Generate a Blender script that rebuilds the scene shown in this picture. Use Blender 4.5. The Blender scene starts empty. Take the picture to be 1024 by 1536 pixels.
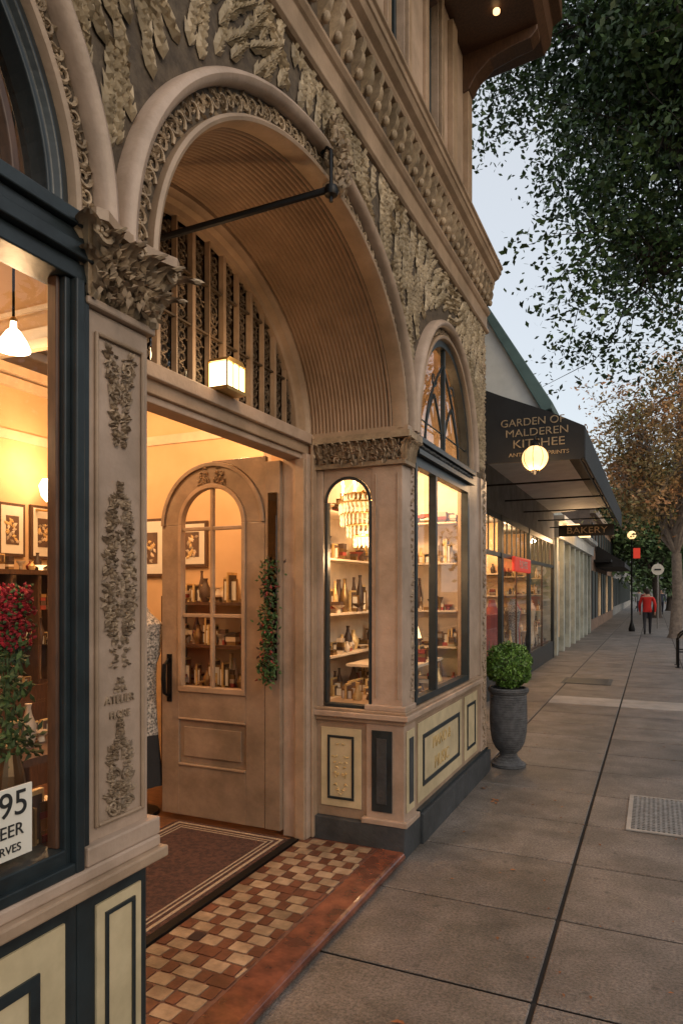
import bpy, bmesh, math, random
from mathutils import Vector, Matrix, noise
R=random.Random(7)
scn=bpy.context.scene
pi=math.pi
# ---------------------------------------------------------------- materials
def mat(name,c1,c2=None,rough=.7,scale=6.,bump=0.,bscale=40.,metal=0.,island=0.,emit=None,est=0.,coat=0.,grime=0.,stretch=None,spec=.5,spots=0.):
    m=bpy.data.materials.new(name); m.use_nodes=True
    nt=m.node_tree; N=nt.nodes; L=nt.links
    b=N['Principled BSDF']
    b.inputs['Roughness'].default_value=rough; b.inputs['Metallic'].default_value=metal
    b.inputs['Specular IOR Level'].default_value=spec
    if coat: b.inputs['Coat Weight'].default_value=coat
    c2=c2 or tuple(x*.8 for x in c1)
    tc=N.new('ShaderNodeTexCoord'); vec=tc.outputs['Object']
    if stretch:
        mp=N.new('ShaderNodeMapping'); mp.inputs['Scale'].default_value=stretch; L.new(vec,mp.inputs[0]); vec=mp.outputs[0]
    n=N.new('ShaderNodeTexNoise'); n.inputs['Scale'].default_value=scale; n.inputs['Detail'].default_value=3; n.inputs['Roughness'].default_value=.6
    L.new(vec,n.inputs['Vector'])
    r=N.new('ShaderNodeValToRGB'); r.color_ramp.elements[0].position=.35; r.color_ramp.elements[1].position=.65
    r.color_ramp.elements[0].color=(*c2,1); r.color_ramp.elements[1].color=(*c1,1)
    L.new(n.outputs['Fac'],r.inputs['Fac']); col=r.outputs['Color']
    def mult(col,fac):
        mx=N.new('ShaderNodeMix'); mx.data_type='RGBA'; mx.blend_type='MULTIPLY'; mx.inputs['Factor'].default_value=1
        L.new(col,mx.inputs['A']); L.new(fac,mx.inputs['B']); return mx.outputs['Result']
    if island:
        g=N.new('ShaderNodeNewGeometry'); hs=N.new('ShaderNodeHueSaturation')
        mr=N.new('ShaderNodeMapRange'); mr.inputs['To Min'].default_value=1-island; mr.inputs['To Max'].default_value=1+island
        L.new(g.outputs['Random Per Island'],mr.inputs['Value']); L.new(mr.outputs[0],hs.inputs['Value']); L.new(col,hs.inputs['Color']); col=hs.outputs[0]
    if grime:
        n2=N.new('ShaderNodeTexNoise'); n2.inputs['Scale'].default_value=1.9; n2.inputs['Detail'].default_value=6; n2.inputs['Roughness'].default_value=.7
        L.new(tc.outputs['Object'],n2.inputs['Vector'])
        r2=N.new('ShaderNodeValToRGB'); r2.color_ramp.elements[0].position=.36; r2.color_ramp.elements[1].position=.6
        r2.color_ramp.elements[0].color=(1-grime,1-grime,1-grime*1.1,1); r2.color_ramp.elements[1].color=(1,1,1,1)
        L.new(n2.outputs['Fac'],r2.inputs['Fac']); col=mult(col,r2.outputs[0])
    if spots:
        vo=N.new('ShaderNodeTexVoronoi'); vo.inputs['Scale'].default_value=5.5; L.new(tc.outputs['Object'],vo.inputs['Vector'])
        r3=N.new('ShaderNodeValToRGB'); r3.color_ramp.elements[0].position=.05; r3.color_ramp.elements[1].position=.13
        r3.color_ramp.elements[0].color=(1-spots,1-spots,1-spots,1); r3.color_ramp.elements[1].color=(1,1,1,1)
        L.new(vo.outputs['Distance'],r3.inputs['Fac']); col=mult(col,r3.outputs[0])
        n4=N.new('ShaderNodeTexNoise'); n4.inputs['Scale'].default_value=70; n4.inputs['Detail'].default_value=3; n4.inputs['Roughness'].default_value=.75; L.new(tc.outputs['Object'],n4.inputs['Vector'])
        r4=N.new('ShaderNodeValToRGB'); r4.color_ramp.elements[0].position=.36; r4.color_ramp.elements[1].position=.64
        r4.color_ramp.elements[0].color=(.5,.5,.5,1); r4.color_ramp.elements[1].color=(1.25,1.25,1.25,1); L.new(n4.outputs['Fac'],r4.inputs['Fac']); col=mult(col,r4.outputs[0])
    L.new(col,b.inputs['Base Color'])
    if bump:
        n3=N.new('ShaderNodeTexNoise'); n3.inputs['Scale'].default_value=bscale; n3.inputs['Detail'].default_value=2
        L.new(vec,n3.inputs['Vector'])
        bp=N.new('ShaderNodeBump'); bp.inputs['Strength'].default_value=bump; bp.inputs['Distance'].default_value=.01
        L.new(n3.outputs['Fac'],bp.inputs['Height']); L.new(bp.outputs[0],b.inputs['Normal'])
    if emit:
        b.inputs['Emission Color'].default_value=(*emit,1); b.inputs['Emission Strength'].default_value=est
        try: m.cycles.emission_sampling='NONE'
        except Exception: pass
    return m
def glassmat(name,tint=(1,1,1),refl=.05,k=.8,rough=.01):
    m=bpy.data.materials.new(name); m.use_nodes=True; nt=m.node_tree; N=nt.nodes; L=nt.links
    N.remove(N['Principled BSDF'])
    o=N['Material Output']; t=N.new('ShaderNodeBsdfTransparent'); t.inputs[0].default_value=(*tint,1)
    g=N.new('ShaderNodeBsdfGlossy'); g.inputs['Roughness'].default_value=rough
    f=N.new('ShaderNodeLayerWeight'); f.inputs[0].default_value=.5
    p=N.new('ShaderNodeMath'); p.operation='POWER'; p.inputs[1].default_value=4.5; L.new(f.outputs['Facing'],p.inputs[0])
    a=N.new('ShaderNodeMath'); a.operation='MULTIPLY_ADD'; a.inputs[1].default_value=k; a.inputs[2].default_value=refl
    L.new(p.outputs[0],a.inputs[0]); x=N.new('ShaderNodeMixShader'); L.new(a.outputs[0],x.inputs[0]); L.new(t.outputs[0],x.inputs[1]); L.new(g.outputs[0],x.inputs[2])
    L.new(x.outputs[0],o.inputs[0]); return m
M={}
M['taupe']=mat('taupe_paint',(.46,.34,.26),(.385,.28,.21),rough=.48,scale=5,bump=.15,bscale=60,grime=.33)
M['taupe2']=mat('taupe_trim',(.40,.28,.19),(.32,.222,.148),rough=.46,scale=5,bump=.15,bscale=60,grime=.35)
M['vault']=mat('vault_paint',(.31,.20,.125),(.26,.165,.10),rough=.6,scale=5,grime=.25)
M['carve']=mat('carved_plaster',(.45,.335,.22),(.26,.185,.118),rough=.6,scale=16,bump=.2,bscale=90,grime=.4,island=.25)
M['carve2']=mat('carved_shaded_relief',(.32,.235,.155),(.18,.125,.08),rough=.6,scale=20,island=.35)  # recess shading put into the colour, darker than the other carving
M['spand']=mat('spandrel_leaf',(.47,.37,.245),(.32,.245,.155),rough=.55,scale=9,bump=.2,bscale=70,grime=.35,island=.22)
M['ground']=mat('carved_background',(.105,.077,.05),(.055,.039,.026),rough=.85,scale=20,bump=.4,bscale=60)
M['cream']=mat('cream_panel',(.62,.51,.32),(.54,.44,.27),rough=.42,scale=7,bump=.08,grime=.25)
M['dark']=mat('dark_green_paint',(.018,.027,.031),(.011,.016,.018),rough=.38,scale=10,bump=.08)
M['darkgrey']=mat('dark_grey_base',(.062,.067,.072),(.04,.044,.049),rough=.6,scale=8,bump=.3,grime=.4)
M['iron']=mat('black_iron',(.012,.012,.013),rough=.4,bump=.1,metal=.6)
M['grille']=mat('bronze_grille',(.13,.09,.055),(.07,.05,.03),rough=.5,metal=.3)
M['door']=mat('door_paint',(.31,.225,.158),(.24,.17,.12),rough=.42,scale=7,bump=.15,bscale=45,grime=.35)
M['step']=mat('terracotta_step',(.26,.088,.048),(.10,.034,.023),rough=.24,scale=7,bump=.25,bscale=18,grime=.5,coat=.3)
M['tilebeige']=mat('beige_tile',(.40,.295,.20),(.25,.175,.115),rough=.32,scale=14,bump=.2,island=.2,grime=.45)
M['tilebrown']=mat('brown_tile',(.17,.066,.038),(.10,.04,.024),rough=.28,scale=12,bump=.15,island=.18,grime=.4)
M['tiledark']=mat('dark_tile',(.035,.022,.022),rough=.3,island=.3)
M['grout']=mat('tile_grout',(.14,.056,.035),(.075,.033,.024),rough=.5,scale=20,bump=.3)
M['mat']=mat('mat_fibre',(.10,.045,.032),(.040,.020,.015),rough=.95,scale=38,bump=.8,bscale=160)
M['matline']=mat('mat_stripe',(.42,.33,.23),(.3,.23,.16),rough=.9,scale=60,bump=.5,bscale=160)
M['wall_in']=mat('interior_wall',(.66,.445,.255),(.60,.40,.22),rough=.8,scale=3)
M['ceil_in']=mat('interior_ceiling',(.6,.46,.32),rough=.85,scale=3)
M['floor_in']=mat('wood_floor',(.22,.10,.045),(.12,.05,.025),rough=.35,scale=8,stretch=(1,8,1),bump=.1)
M['woodd']=mat('dark_wood',(.10,.05,.028),(.06,.03,.018),rough=.45,scale=12,stretch=(5,5,1))
M['shelf']=mat('shelf_white',(.70,.57,.42),rough=.55)
M['paper']=mat('paper_white',(.74,.70,.62),(.70,.66,.57),rough=.7)
M['ink']=mat('ink_black',(.02,.02,.02),rough=.6)
M['gold']=mat('gilding',(.75,.55,.26),(.55,.38,.16),rough=.4,metal=.3,scale=30)
M['goldtxt']=mat('gold_lettering',(.46,.34,.20),(.2,.15,.1),rough=.5,scale=25)
M['brass']=mat('brass',(.6,.4,.15),rough=.3,metal=.9)
M['red']=mat('red_cloth',(.36,.010,.025),(.16,.006,.010),rough=.7,island=.4)
M['green']=mat('leaf_green',(.05,.10,.025),(.03,.06,.015),rough=.6,island=.4)
WC=(1.,.60,.29)
M['glow']=mat('lamp_glow',(.9,.8,.6),emit=(1,.72,.40),est=6.)
M['glowsoft']=mat('lamp_shade_glow',(.9,.8,.6),emit=(1,.60,.26),est=2.6)
M['globe']=mat('globe_glow',(.9,.8,.6),(.8,.6,.4),emit=(1,.60,.24),est=1.7)
M['glowwhite']=mat('white_shade_glow',(.9,.9,.85),emit=(1,.82,.6),est=5.)
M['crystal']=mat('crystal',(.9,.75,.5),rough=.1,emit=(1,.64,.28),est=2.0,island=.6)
M['glass']=glassmat('window_glass',(.97,.97,.96),.05,.6)
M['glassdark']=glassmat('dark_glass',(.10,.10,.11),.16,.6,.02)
M['wareA']=mat('ware_dark',(.10,.06,.04),(.05,.03,.025),rough=.5,island=.6)
M['wareB']=mat('ware_light',(.62,.52,.40),(.4,.33,.25),rough=.5,island=.5)
M['wareC']=mat('ware_red',(.35,.06,.04),(.25,.04,.03),rough=.5,island=.5)
M['wareD']=mat('ware_bronze',(.30,.20,.09),(.18,.11,.05),rough=.3,metal=.6,island=.5)
M['lace']=mat('patterned_cloth',(.50,.47,.43),(.03,.03,.03),rough=.85,scale=60,bump=.3)
M['black']=mat('black_cloth',(.015,.015,.017),rough=.85,bump=.2)
M['awn']=mat('black_awning_canvas',(.014,.015,.017),(.01,.01,.012),rough=.7,bump=.2,bscale=200,grime=.2)
M['white']=mat('offwhite_paint',(.70,.70,.68),(.62,.63,.62),rough=.7,scale=3,grime=.15)
M['teal']=mat('teal_gutter',(.10,.17,.17),rough=.5)
M['grey']=mat('grey_render',(.30,.30,.29),(.22,.22,.22),rough=.8,scale=3,grime=.3,bump=.2)
M['palegreen']=mat('pale_green_paint',(.46,.48,.43),(.36,.38,.34),rough=.7,scale=3,grime=.3)
M['brick']=mat('brown_masonry',(.26,.17,.12),(.18,.12,.09),rough=.85,scale=5,bump=.4,grime=.3)
M['slab']=mat('sidewalk_concrete',(.235,.198,.172),(.165,.137,.117),rough=.52,scale=2.6,bump=.6,bscale=110,island=.14,grime=.45,spots=.4)
M['joint']=mat('joint_dirt',(.022,.019,.017),rough=.95)
M['slablight']=mat('pale_concrete',(.38,.35,.32),(.31,.29,.27),rough=.8,scale=5,grime=.2)
M['asphalt']=mat('asphalt',(.055,.055,.055),(.04,.04,.04),rough=.85,scale=20,bump=.4,bscale=150)
M['earth']=mat('earth',(.09,.08,.05),(.06,.06,.035),rough=.95)
M['metal']=mat('galvanised_metal',(.33,.32,.31),(.22,.21,.2),rough=.5,metal=.5,scale=20)
M['bark']=mat('bark',(.075,.057,.045),(.035,.027,.022),rough=.9,scale=9,bump=.7,bscale=25,stretch=(3,3,.6))
M['bark2']=mat('pale_bark',(.24,.19,.15),(.14,.11,.09),rough=.9,scale=9,bump=.6,bscale=20)
M['oak']=mat('oak_leaves',(.075,.135,.040),(.035,.075,.024),rough=.5,scale=1.2,island=.5)
M['autumn']=mat('autumn_leaves',(.42,.19,.08),(.19,.18,.06),rough=.7,scale=.6,island=.4)
M['dgreen']=mat('distant_leaves',(.09,.15,.045),(.045,.085,.03),rough=.7,scale=.5,island=.4)
M['box']=mat('boxwood_leaves',(.125,.235,.03),(.06,.13,.02),rough=.5,scale=8,island=.45)
M['redsign']=mat('red_sign',(.5,.03,.02),rough=.5,emit=(.8,.06,.03),est=.5)
M['litwall']=mat('lit_display',(.75,.55,.33),(.5,.33,.18),rough=.8,scale=4)
M['dryleaf']=mat('dry_leaf',(.34,.14,.05),(.18,.07,.03),rough=.8,island=.4)
def urnmat():
    m=mat('woven_grey_ceramic',(.22,.22,.225),(.12,.12,.125),rough=.7,scale=14)
    nt=m.node_tree;N=nt.nodes;L=nt.links;b=N['Principled BSDF']
    tc=N.new('ShaderNodeTexCoord'); w=N.new('ShaderNodeTexWave'); w.bands_direction='Z'; w.inputs['Scale'].default_value=14; w.inputs['Distortion'].default_value=4; w.inputs['Detail Scale'].default_value=9
    L.new(tc.outputs['Object'],w.inputs[0]); bp=N.new('ShaderNodeBump'); bp.inputs['Distance'].default_value=.03; bp.inputs['Strength'].default_value=1
    L.new(w.outputs[1],bp.inputs['Height']); L.new(bp.outputs[0],b.inputs['Normal']); return m
M['urn']=urnmat()
# ---------------------------------------------------------------- mesh builder
class MB:
    def __init__(s): s.v=[];s.f=[];s.m=[];s.mats=[]
    def mi(s,k):
        if k not in s.mats: s.mats.append(k)
        return s.mats.index(k)
    def add(s,vs,fs,k):
        o=len(s.v); s.v.extend(vs); i=s.mi(k)
        for f in fs: s.f.append(tuple(a+o for a in f)); s.m.append(i)
    def box(s,x0,x1,y0,y1,z0,z1,k):
        s.add([(x0,y0,z0),(x1,y0,z0),(x1,y1,z0),(x0,y1,z0),(x0,y0,z1),(x1,y0,z1),(x1,y1,z1),(x0,y1,z1)],
          [(3,2,1,0),(4,5,6,7),(0,1,5,4),(1,2,6,5),(2,3,7,6),(3,0,4,7)],k)
    def sheetX(s,x,y0,y1,z0,z1,k): s.add([(x,y0,z0),(x,y1,z0),(x,y1,z1),(x,y0,z1)],[(0,1,2,3)],k)
    def sheetY(s,y,x0,x1,z0,z1,k): s.add([(x0,y,z0),(x1,y,z0),(x1,y,z1),(x0,y,z1)],[(0,1,2,3)],k)
    def pb(s,pl,base,a0,a1,b0,b1,d0,d1,k):
        if pl=='X': s.box(base+d0,base+d1,a0,a1,b0,b1,k)
        else: s.box(a0,a1,base-d1,base-d0,b0,b1,k)
    def prism(s,poly,axis,a,b,k):
        n=len(poly)
        def P(p,t): return (t,p[0],p[1]) if axis=='X' else ((p[0],t,p[1]) if axis=='Y' else (p[0],p[1],t))
        s.add([P(p,a) for p in poly]+[P(p,b) for p in poly],[tuple(range(n)),tuple(range(2*n-1,n-1,-1))]+[(i,(i+1)%n,n+(i+1)%n,n+i) for i in range(n)],k)
    def lathe(s,cx,cy,prof,n,k,cz=0,jit=0):
        vs=[];fs=[]
        for (r,z) in prof:
            for i in range(n):
                a=2*pi*i/n; vs.append((cx+r*math.cos(a),cy+r*math.sin(a),cz+z))
        for j in range(len(prof)-1):
            for i in range(n): fs.append((j*n+i,j*n+(i+1)%n,(j+1)*n+(i+1)%n,(j+1)*n+i))
        fs.append(tuple(range(n-1,-1,-1))); fs.append(tuple((len(prof)-1)*n+i for i in range(n)))
        s.add(vs,fs,k)
    def tube(s,pts,rad,n,k):
        vs=[];fs=[]; pts=[Vector(p) for p in pts]
        if not hasattr(rad,'__len__'): rad=[rad]*len(pts)
        for i,p in enumerate(pts):
            d=(pts[min(i+1,len(pts)-1)]-pts[max(i-1,0)]).normalized()
            u=Vector((0,0,1)) if abs(d.z)<.9 else Vector((1,0,0))
            a=d.cross(u).normalized(); b=d.cross(a)
            for j in range(n):
                t=2*pi*j/n; vs.append(tuple(p+(a*math.cos(t)+b*math.sin(t))*rad[i]))
        for i in range(len(pts)-1):
            for j in range(n): fs.append((i*n+j,i*n+(j+1)%n,(i+1)*n+(j+1)%n,(i+1)*n+j))
        fs.append(tuple(range(n-1,-1,-1))); fs.append(tuple((len(pts)-1)*n+i for i in range(n)))
        s.add(vs,fs,k)
    def arch(s,yc,zc,a,b,prof,k,n=56,t0=0.,t1=pi,x0=0.,pl='X'):
        vs=[];fs=[];m=len(prof)
        for i in range(n+1):
            t=t0+(t1-t0)*i/n
            for (p,q) in prof:
                A=yc+(a+p)*math.cos(t); Z=zc+(b+p)*math.sin(t)
                vs.append((x0+q,A,Z) if pl=='X' else (A,x0-q,Z))
        for i in range(n):
            for j in range(m): fs.append((i*m+j,i*m+(j+1)%m,(i+1)*m+(j+1)%m,(i+1)*m+j))
        fs.append(tuple(range(m))); fs.append(tuple(n*m+j for j in range(m)))
        s.add(vs,fs,k)
    def flake(s,pl,base,ca,cb,ang,ln,wd,h,k,d0=0.):
        c,sn=math.cos(ang),math.sin(ang)
        def P(u,w,d):
            A=ca+u*c-w*sn; B=cb+u*sn+w*c
            return (base+d0+d,A,B) if pl=='X' else (A,base-d0-d,B)
        s.add([P(0,0,0),P(ln*.45,wd/2,0),P(ln,0,h*.25),P(ln*.45,-wd/2,0),P(ln*.42,0,h)],[(0,3,4),(3,2,4),(2,1,4),(1,0,4)],k)
    def obj(s,name,parent=None,smooth=False,bevel=0.,recalc=True,seg=2):
        me=bpy.data.meshes.new(name); me.from_pydata(s.v,[],s.f)
        for k in s.mats: me.materials.append(M[k])
        me.polygons.foreach_set('material_index',s.m)
        if recalc:
            bm=bmesh.new(); bm.from_mesh(me); bmesh.ops.recalc_face_normals(bm,faces=bm.faces); bm.to_mesh(me); bm.free()
        me.update()
        if smooth:
            me.polygons.foreach_set('use_smooth',[True]*len(me.polygons))
            try: me.set_sharp_from_angle(angle=math.radians(38))
            except Exception: pass
        o=bpy.data.objects.new(name,me); scn.collection.objects.link(o)
        if parent: o.parent=parent
        if bevel:
            b=o.modifiers.new('b','BEVEL'); b.width=bevel; b.segments=seg; b.limit_method='ANGLE'; b.angle_limit=math.radians(40)
        return o
def empty(name,parent=None,loc=(0,0,0)):
    e=bpy.data.objects.new(name,None); e.location=loc; e.empty_display_size=.2; scn.collection.objects.link(e)
    if parent: e.parent=parent
    return e
def text(name,body,size,loc,rot,k,parent=None,ext=.002,align='CENTER',sx=1):
    c=bpy.data.curves.new(name,'FONT'); c.body=body; c.size=size; c.extrude=ext; c.align_x=align; c.align_y='CENTER'
    c.materials.append(M[k]); o=bpy.data.objects.new(name,c); o.location=loc; o.rotation_euler=rot; o.scale=(sx,1,1); scn.collection.objects.link(o)
    if parent: o.parent=parent
    return o
RX=(pi/2,0,pi/2); RY=(pi/2,0,0)
def light(name,loc,e,col=WC,r=.06,parent=None):
    l=bpy.data.lights.new(name,'POINT'); l.energy=e; l.color=col; l.shadow_soft_size=r
    o=bpy.data.objects.new(name,l); o.location=loc; scn.collection.objects.link(o)
    if parent:o.parent=parent
    return o
def panel(mb,pl,base,a0,a1,b0,b1,n=2):
    mb.pb(pl,base,a0,a1,b0,b1,0.001,.008,'cream')
    def frame(i,w,d,k):
        mb.pb(pl,base,a0+i,a1-i,b0+i,b0+i+w,.0085,d,k); mb.pb(pl,base,a0+i,a1-i,b1-i-w,b1-i,.0085,d,k)
        mb.pb(pl,base,a0+i,a0+i+w,b0+i+w,b1-i-w,.0085,d,k); mb.pb(pl,base,a1-i-w,a1-i,b0+i+w,b1-i-w,.0085,d,k)
    w=min(a1-a0,b1-b0); i=w*.17
    frame(i,max(.009,w*.06),.015,'dark')
def ornament(mb,pl,base,ca,c0,w,h,k,env,n=60,d=.004,fl=.035,seed=1):
    r=random.Random(seed)
    for i in range(n):
        s=r.random(); e=env(s)*w/2
        if e<.004: continue
        a=(r.random()**.8)*e; b=c0+s*h
        ang=r.uniform(.1,1.4)+ (0 if r.random()<.7 else -1.6)
        ln=min(fl*r.uniform(.5,1.1),max(.01,e*1.1)); wd=ln*r.uniform(.28,.45)
        mb.flake(pl,base,ca+a*.8,b,ang,ln,wd,.011,k,d); mb.flake(pl,base,ca-a*.8,b,pi-ang,ln,wd,.011,k,d)
def spiral(mb,pl,base,ca,cb,r0,turns,sgn,k,rad=.005,st=0.,d=.006):
    pts=[];n=int(14*turns)
    for i in range(n+1):
        s=i/n; t=st+sgn*turns*2*pi*s; r=r0*(1-.88*s); A=ca+r*math.cos(t);B=cb+r*math.sin(t)
        pts.append((base+d,A,B) if pl=='X' else (A,base-d,B))
    mb.tube(pts,[rad*(1-.4*i/n) for i in range(n+1)],5,k)
def acanthus(mb,base,out,h,w,curl,k):
    base=Vector(base);out=Vector(out).normalized();up=Vector((0,0,1));side=up.cross(out)
    vs=[];fs=[];nr=12;nc=6
    for i in range(nr+1):
        s=i/nr
        z=h*math.sin(s*pi*.62)/1.0; o=curl*(1-math.cos(s*pi*.8))*.62
        ww=w*(.6+.5*math.sin(pi*min(1,s*1.1)))*(1-.8*s**5)*(1+.26*math.sin(s*pi*9))
        for j in range(nc+1):
            c=(j/nc*2-1)
            p=base+up*(z-abs(c)*h*.08)+out*(o+.014*(1-abs(c))+.008*math.cos(c*pi*3))+side*(c*ww/2)
            vs.append(tuple(p))
    for i in range(nr):
        for j in range(nc):
            a=i*(nc+1)+j; fs.append((a,a+1,a+nc+2,a+nc+1))
    mb.add(vs,fs,k)
# ================================================================= MAIN BUILDING
BLD=empty('victorian_shop_building')
ZS=2.72; ZT=4.12; Y0=-1.6; Y1=6.42
ARCHES=[(.20,1.17,.90),(2.88,1.175,.93),(5.06,.72,.86)]
def zin(y,off=0):
    for (c,a,b) in ARCHES:
        if abs(y-c)<a+off: return ZS+(b+off)*math.sqrt(max(0,1-((y-c)/(a+off))**2))
    return ZS
mb=MB(); ys=set([Y0,Y1])
for (c,a,b) in ARCHES:
    for i in range(81): ys.add(round(c-a*math.cos(pi*i/80),5))
ys=sorted(ys); vs=[];fs=[]
for y in ys: vs+= [(0,y,zin(y)),(0,y,ZT),(-.08,y,zin(y)),(-.08,y,ZT)]
for i in range(len(ys)-1):
    a=i*4; fs+=[(a,a+4,a+5,a+1),(a+2,a+3,a+7,a+6),(a,a+2,a+6,a+4)]
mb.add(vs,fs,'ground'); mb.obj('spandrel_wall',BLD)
# spandrel carved foliage: long diagonal fronds with leaflets either side
mb=MB(); r=random.Random(3)
def ok(y,z):
    if y>Y1-.07 or y<Y0 or z>ZT-.01 or z<ZS+.03: return False
    return not any(abs(y-c)<a+.165 and z<ZS+(b+.172)*math.sqrt(max(0,1-((y-c)/(a+.172))**2)) for (c,a,b) in ARCHES)
gs=.082; yq=Y0
while yq<Y1:
    zq=ZS
    while zq<ZT:
        y=yq+r.uniform(0,gs); z=zq+r.uniform(0,gs); zq+=gs
        if y<.1 and r.random()<.5: continue
        if not ok(y,z): continue
        nz=noise.noise(Vector((y*1.1,z*1.1,1.3))); ang=1.25+nz*1.5+r.gauss(0,.08)+(.9 if r.random()<.15 else 0)
        L_=r.uniform(.12,.26); yy,zz=y,z; st=.034; k=0; hh=r.uniform(0,.010)
        while k*st<L_:
            if not ok(yy+st*math.cos(ang),zz+st*math.sin(ang)): break
            tp=1-.6*k*st/L_
            for sg in (-1,1):
                la=ang+sg*r.uniform(.28,.48); ln=.078*tp*r.uniform(.85,1.2)
                if ok(yy+ln*math.cos(la),zz+ln*math.sin(la)): mb.flake('X',0,yy,zz,la,ln,.019*tp+.005,r.uniform(.013,.020),'spand',.001+hh)
            mb.flake('X',0,yy,zz,ang,st*1.6,.010,.024,'spand',.002+hh)
            yy+=st*math.cos(ang); zz+=st*math.sin(ang); ang+=r.gauss(0,.05); k+=1
    yq+=gs
mb.obj('carved_spandrel_relief',BLD,recalc=False)
# arch rings
mb=MB(); orn=MB()
def ring(c,a,b,w,lo=.0):
    o=w-.055
    mb.arch(c,ZS,a,b,[(o,0),(o,.05),(o+.012,.068),(o+.028,.074),(o+.044,.066),(w,.045),(w,0)],'taupe',n=90)
    mb.arch(c,ZS,a,b,[(0,-.05),(-.012,.01),(0,.045),(.012,.05),(.024,.042),(.024,.0)],'taupe2',n=90)
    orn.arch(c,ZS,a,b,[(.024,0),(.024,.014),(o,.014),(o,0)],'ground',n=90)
    L=pi*(a+b)/2; n=int(L/.052)
    for i in range(n):
        t=pi*(i+.5)/n; mid=(o+.024)/2; 
        cy=c+(a+mid)*math.cos(t); cz=ZS+(b+mid)*math.sin(t); tang=t+pi/2
        hw=(o-.024)/2
        spiral(orn,'X',0,cy,cz,hw*.78,1.2,1 if i%2 else -1,'carve',.0065,t+(pi if i%2 else 0),.02)
        for q in range(6):
            orn.flake('X',0,cy+hw*r.uniform(-.6,.6),cz+hw*r.uniform(-.6,.6),tang+r.choice([-.8,.8,2.4,-2.4])+r.uniform(-.3,.3),hw*r.uniform(.7,1.1),hw*.32,.014,'carve',.014)
ring(*ARCHES[0],.15); ring(*ARCHES[1],.165); ring(*ARCHES[2],.13)
mb.obj('arch_mouldings',BLD,smooth=True); orn.obj('arch_carved_bands',BLD,recalc=False)
# keystone carving
mb=MB()
ky,kz=2.98,3.80
mb.lathe(.06,ky,[(.002,-.06),(.026,-.05),(.036,0),(.03,.04),(.018,.06),(.002,.065)],14,'carve',cz=kz+.0)
for i in range(18):
    a=2*pi*i/18; acanthus(mb,(.03,ky+.035*math.cos(a),kz-.04+.09*math.sin(a)),(.6,math.cos(a),.1),.08+.04*math.sin(a),.035,.035,'carve')
mb.prism([(ky-.045,kz-.18),(ky+.045,kz-.18),(ky+.07,kz-.05),(ky-.07,kz-.05)],'X',0.01,.07,'carve')
for i in range(170): mb.flake('X',.065,ky+r.gauss(0,.04),kz-.03+r.gauss(0,.07),r.uniform(0,6.28),.045,.018,.02,'carve' if i%3 else 'carve2',r.uniform(0,.03))
for s_ in (-1,1): spiral(mb,'X',.03,ky+s_*.07,kz-.06,.035,1.4,s_,'carve',.010,0,.02)
mb.obj('keystone_carving',BLD,smooth=True)
# fluted vault
mb=MB(); c,a,b=ARCHES[1]; nx=176; nt=72; vs=[];fs=[]
XB=-.62
for i in range(nx+1):
    x=-.05+(XB+.05)*i/nx; p=.005-.010*abs(math.sin(pi*i/nx*22))
    for j in range(nt+1):
        t=pi*j/nt; vs.append((x,c+(a+p)*math.cos(t),ZS+(b+p)*math.sin(t)))
for i in range(nx):
    for j in range(nt): q=i*(nt+1)+j; fs.append((q,q+1,q+nt+2,q+nt+1))
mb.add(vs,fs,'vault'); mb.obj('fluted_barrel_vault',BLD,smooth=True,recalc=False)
mb=MB()
mb.arch(c,ZS,a,b,[(.02,0),(.02,.11),(-.02,.11),(-.035,.09),(-.05,.085),(-.06,.05),(-.085,.04),(-.085,0)],'taupe2',x0=-.73,n=80)
mb.obj('vault_inner_ring',BLD,smooth=True)
# fanlight
mb=MB(); FX=-.71
pts=[(c+(a-.02)*math.cos(pi*i/48),ZS+(b-.02)*math.sin(pi*i/48)) for i in range(49)]
mb.add([(FX-.035,p[0],p[1]) for p in pts],[tuple(range(49))],'glassdark'); mb.add([(FX-.05,p[0],p[1]) for p in pts],[tuple(range(49))],'ink')  # black sheet behind the glass stands in for the dark interior
def fz(y,off=-.07): 
    q=(y-c)/(a+off); return ZS+(b+off)*math.sqrt(max(0,1-q*q))
n=16
for i in range(1,n):
    y=c-(a-.07)+2*(a-.07)*i/n; w=.013 if i%2==0 else .004
    mb.box(FX-.02,FX+.012,y-w,y+w,ZS,fz(y),'taupe2')
for zz in (ZS+.34,ZS+.60):
    hw=(a-.07)*math.sqrt(max(0,1-((zz-ZS)/(b-.07))**2)); mb.box(FX-.015,FX+.006,c-hw,c+hw,zz-.005,zz+.005,'grille')
g=MB()
for i in range(n):
    y=c-(a-.07)+2*(a-.07)*(i+.5)/n; z=ZS+.045; j=0
    while z<fz(y)-.04:
        spiral(g,'X',FX-.010,y,z,.038,1.3,1 if j%2 else -1,'grille',.0062,(pi/2 if j%2 else -pi/2),0)
        for q_ in range(4): g.flake('X',FX-.010,y+r.uniform(-.03,.03),z+r.uniform(-.02,.02),r.uniform(0,6.28),.03,.012,.006,'grille')
        z+=.056; j+=1
g.obj('fanlight_scroll_grille',BLD)
mb.obj('fanlight',BLD)
# door frame beam + posts
mb=MB()
mb.box(-.80,-.64,1.66,4.06,2.60,2.72,'taupe2'); mb.box(-.64,-.61,1.66,4.08,2.665,2.735,'taupe')
mb.box(-.78,-.66,1.66,4.0,2.565,2.60,'taupe')
mb.box(-.80,-.62,3.985,4.10,.06,2.60,'taupe'); mb.box(-.62,-.60,4.03,4.098,.06,2.72,'taupe2')
mb.box(-.70,-.63,3.96,3.985,.06,2.565,'taupe2')
mb.obj('door_frame',BLD,bevel=.005)
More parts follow.
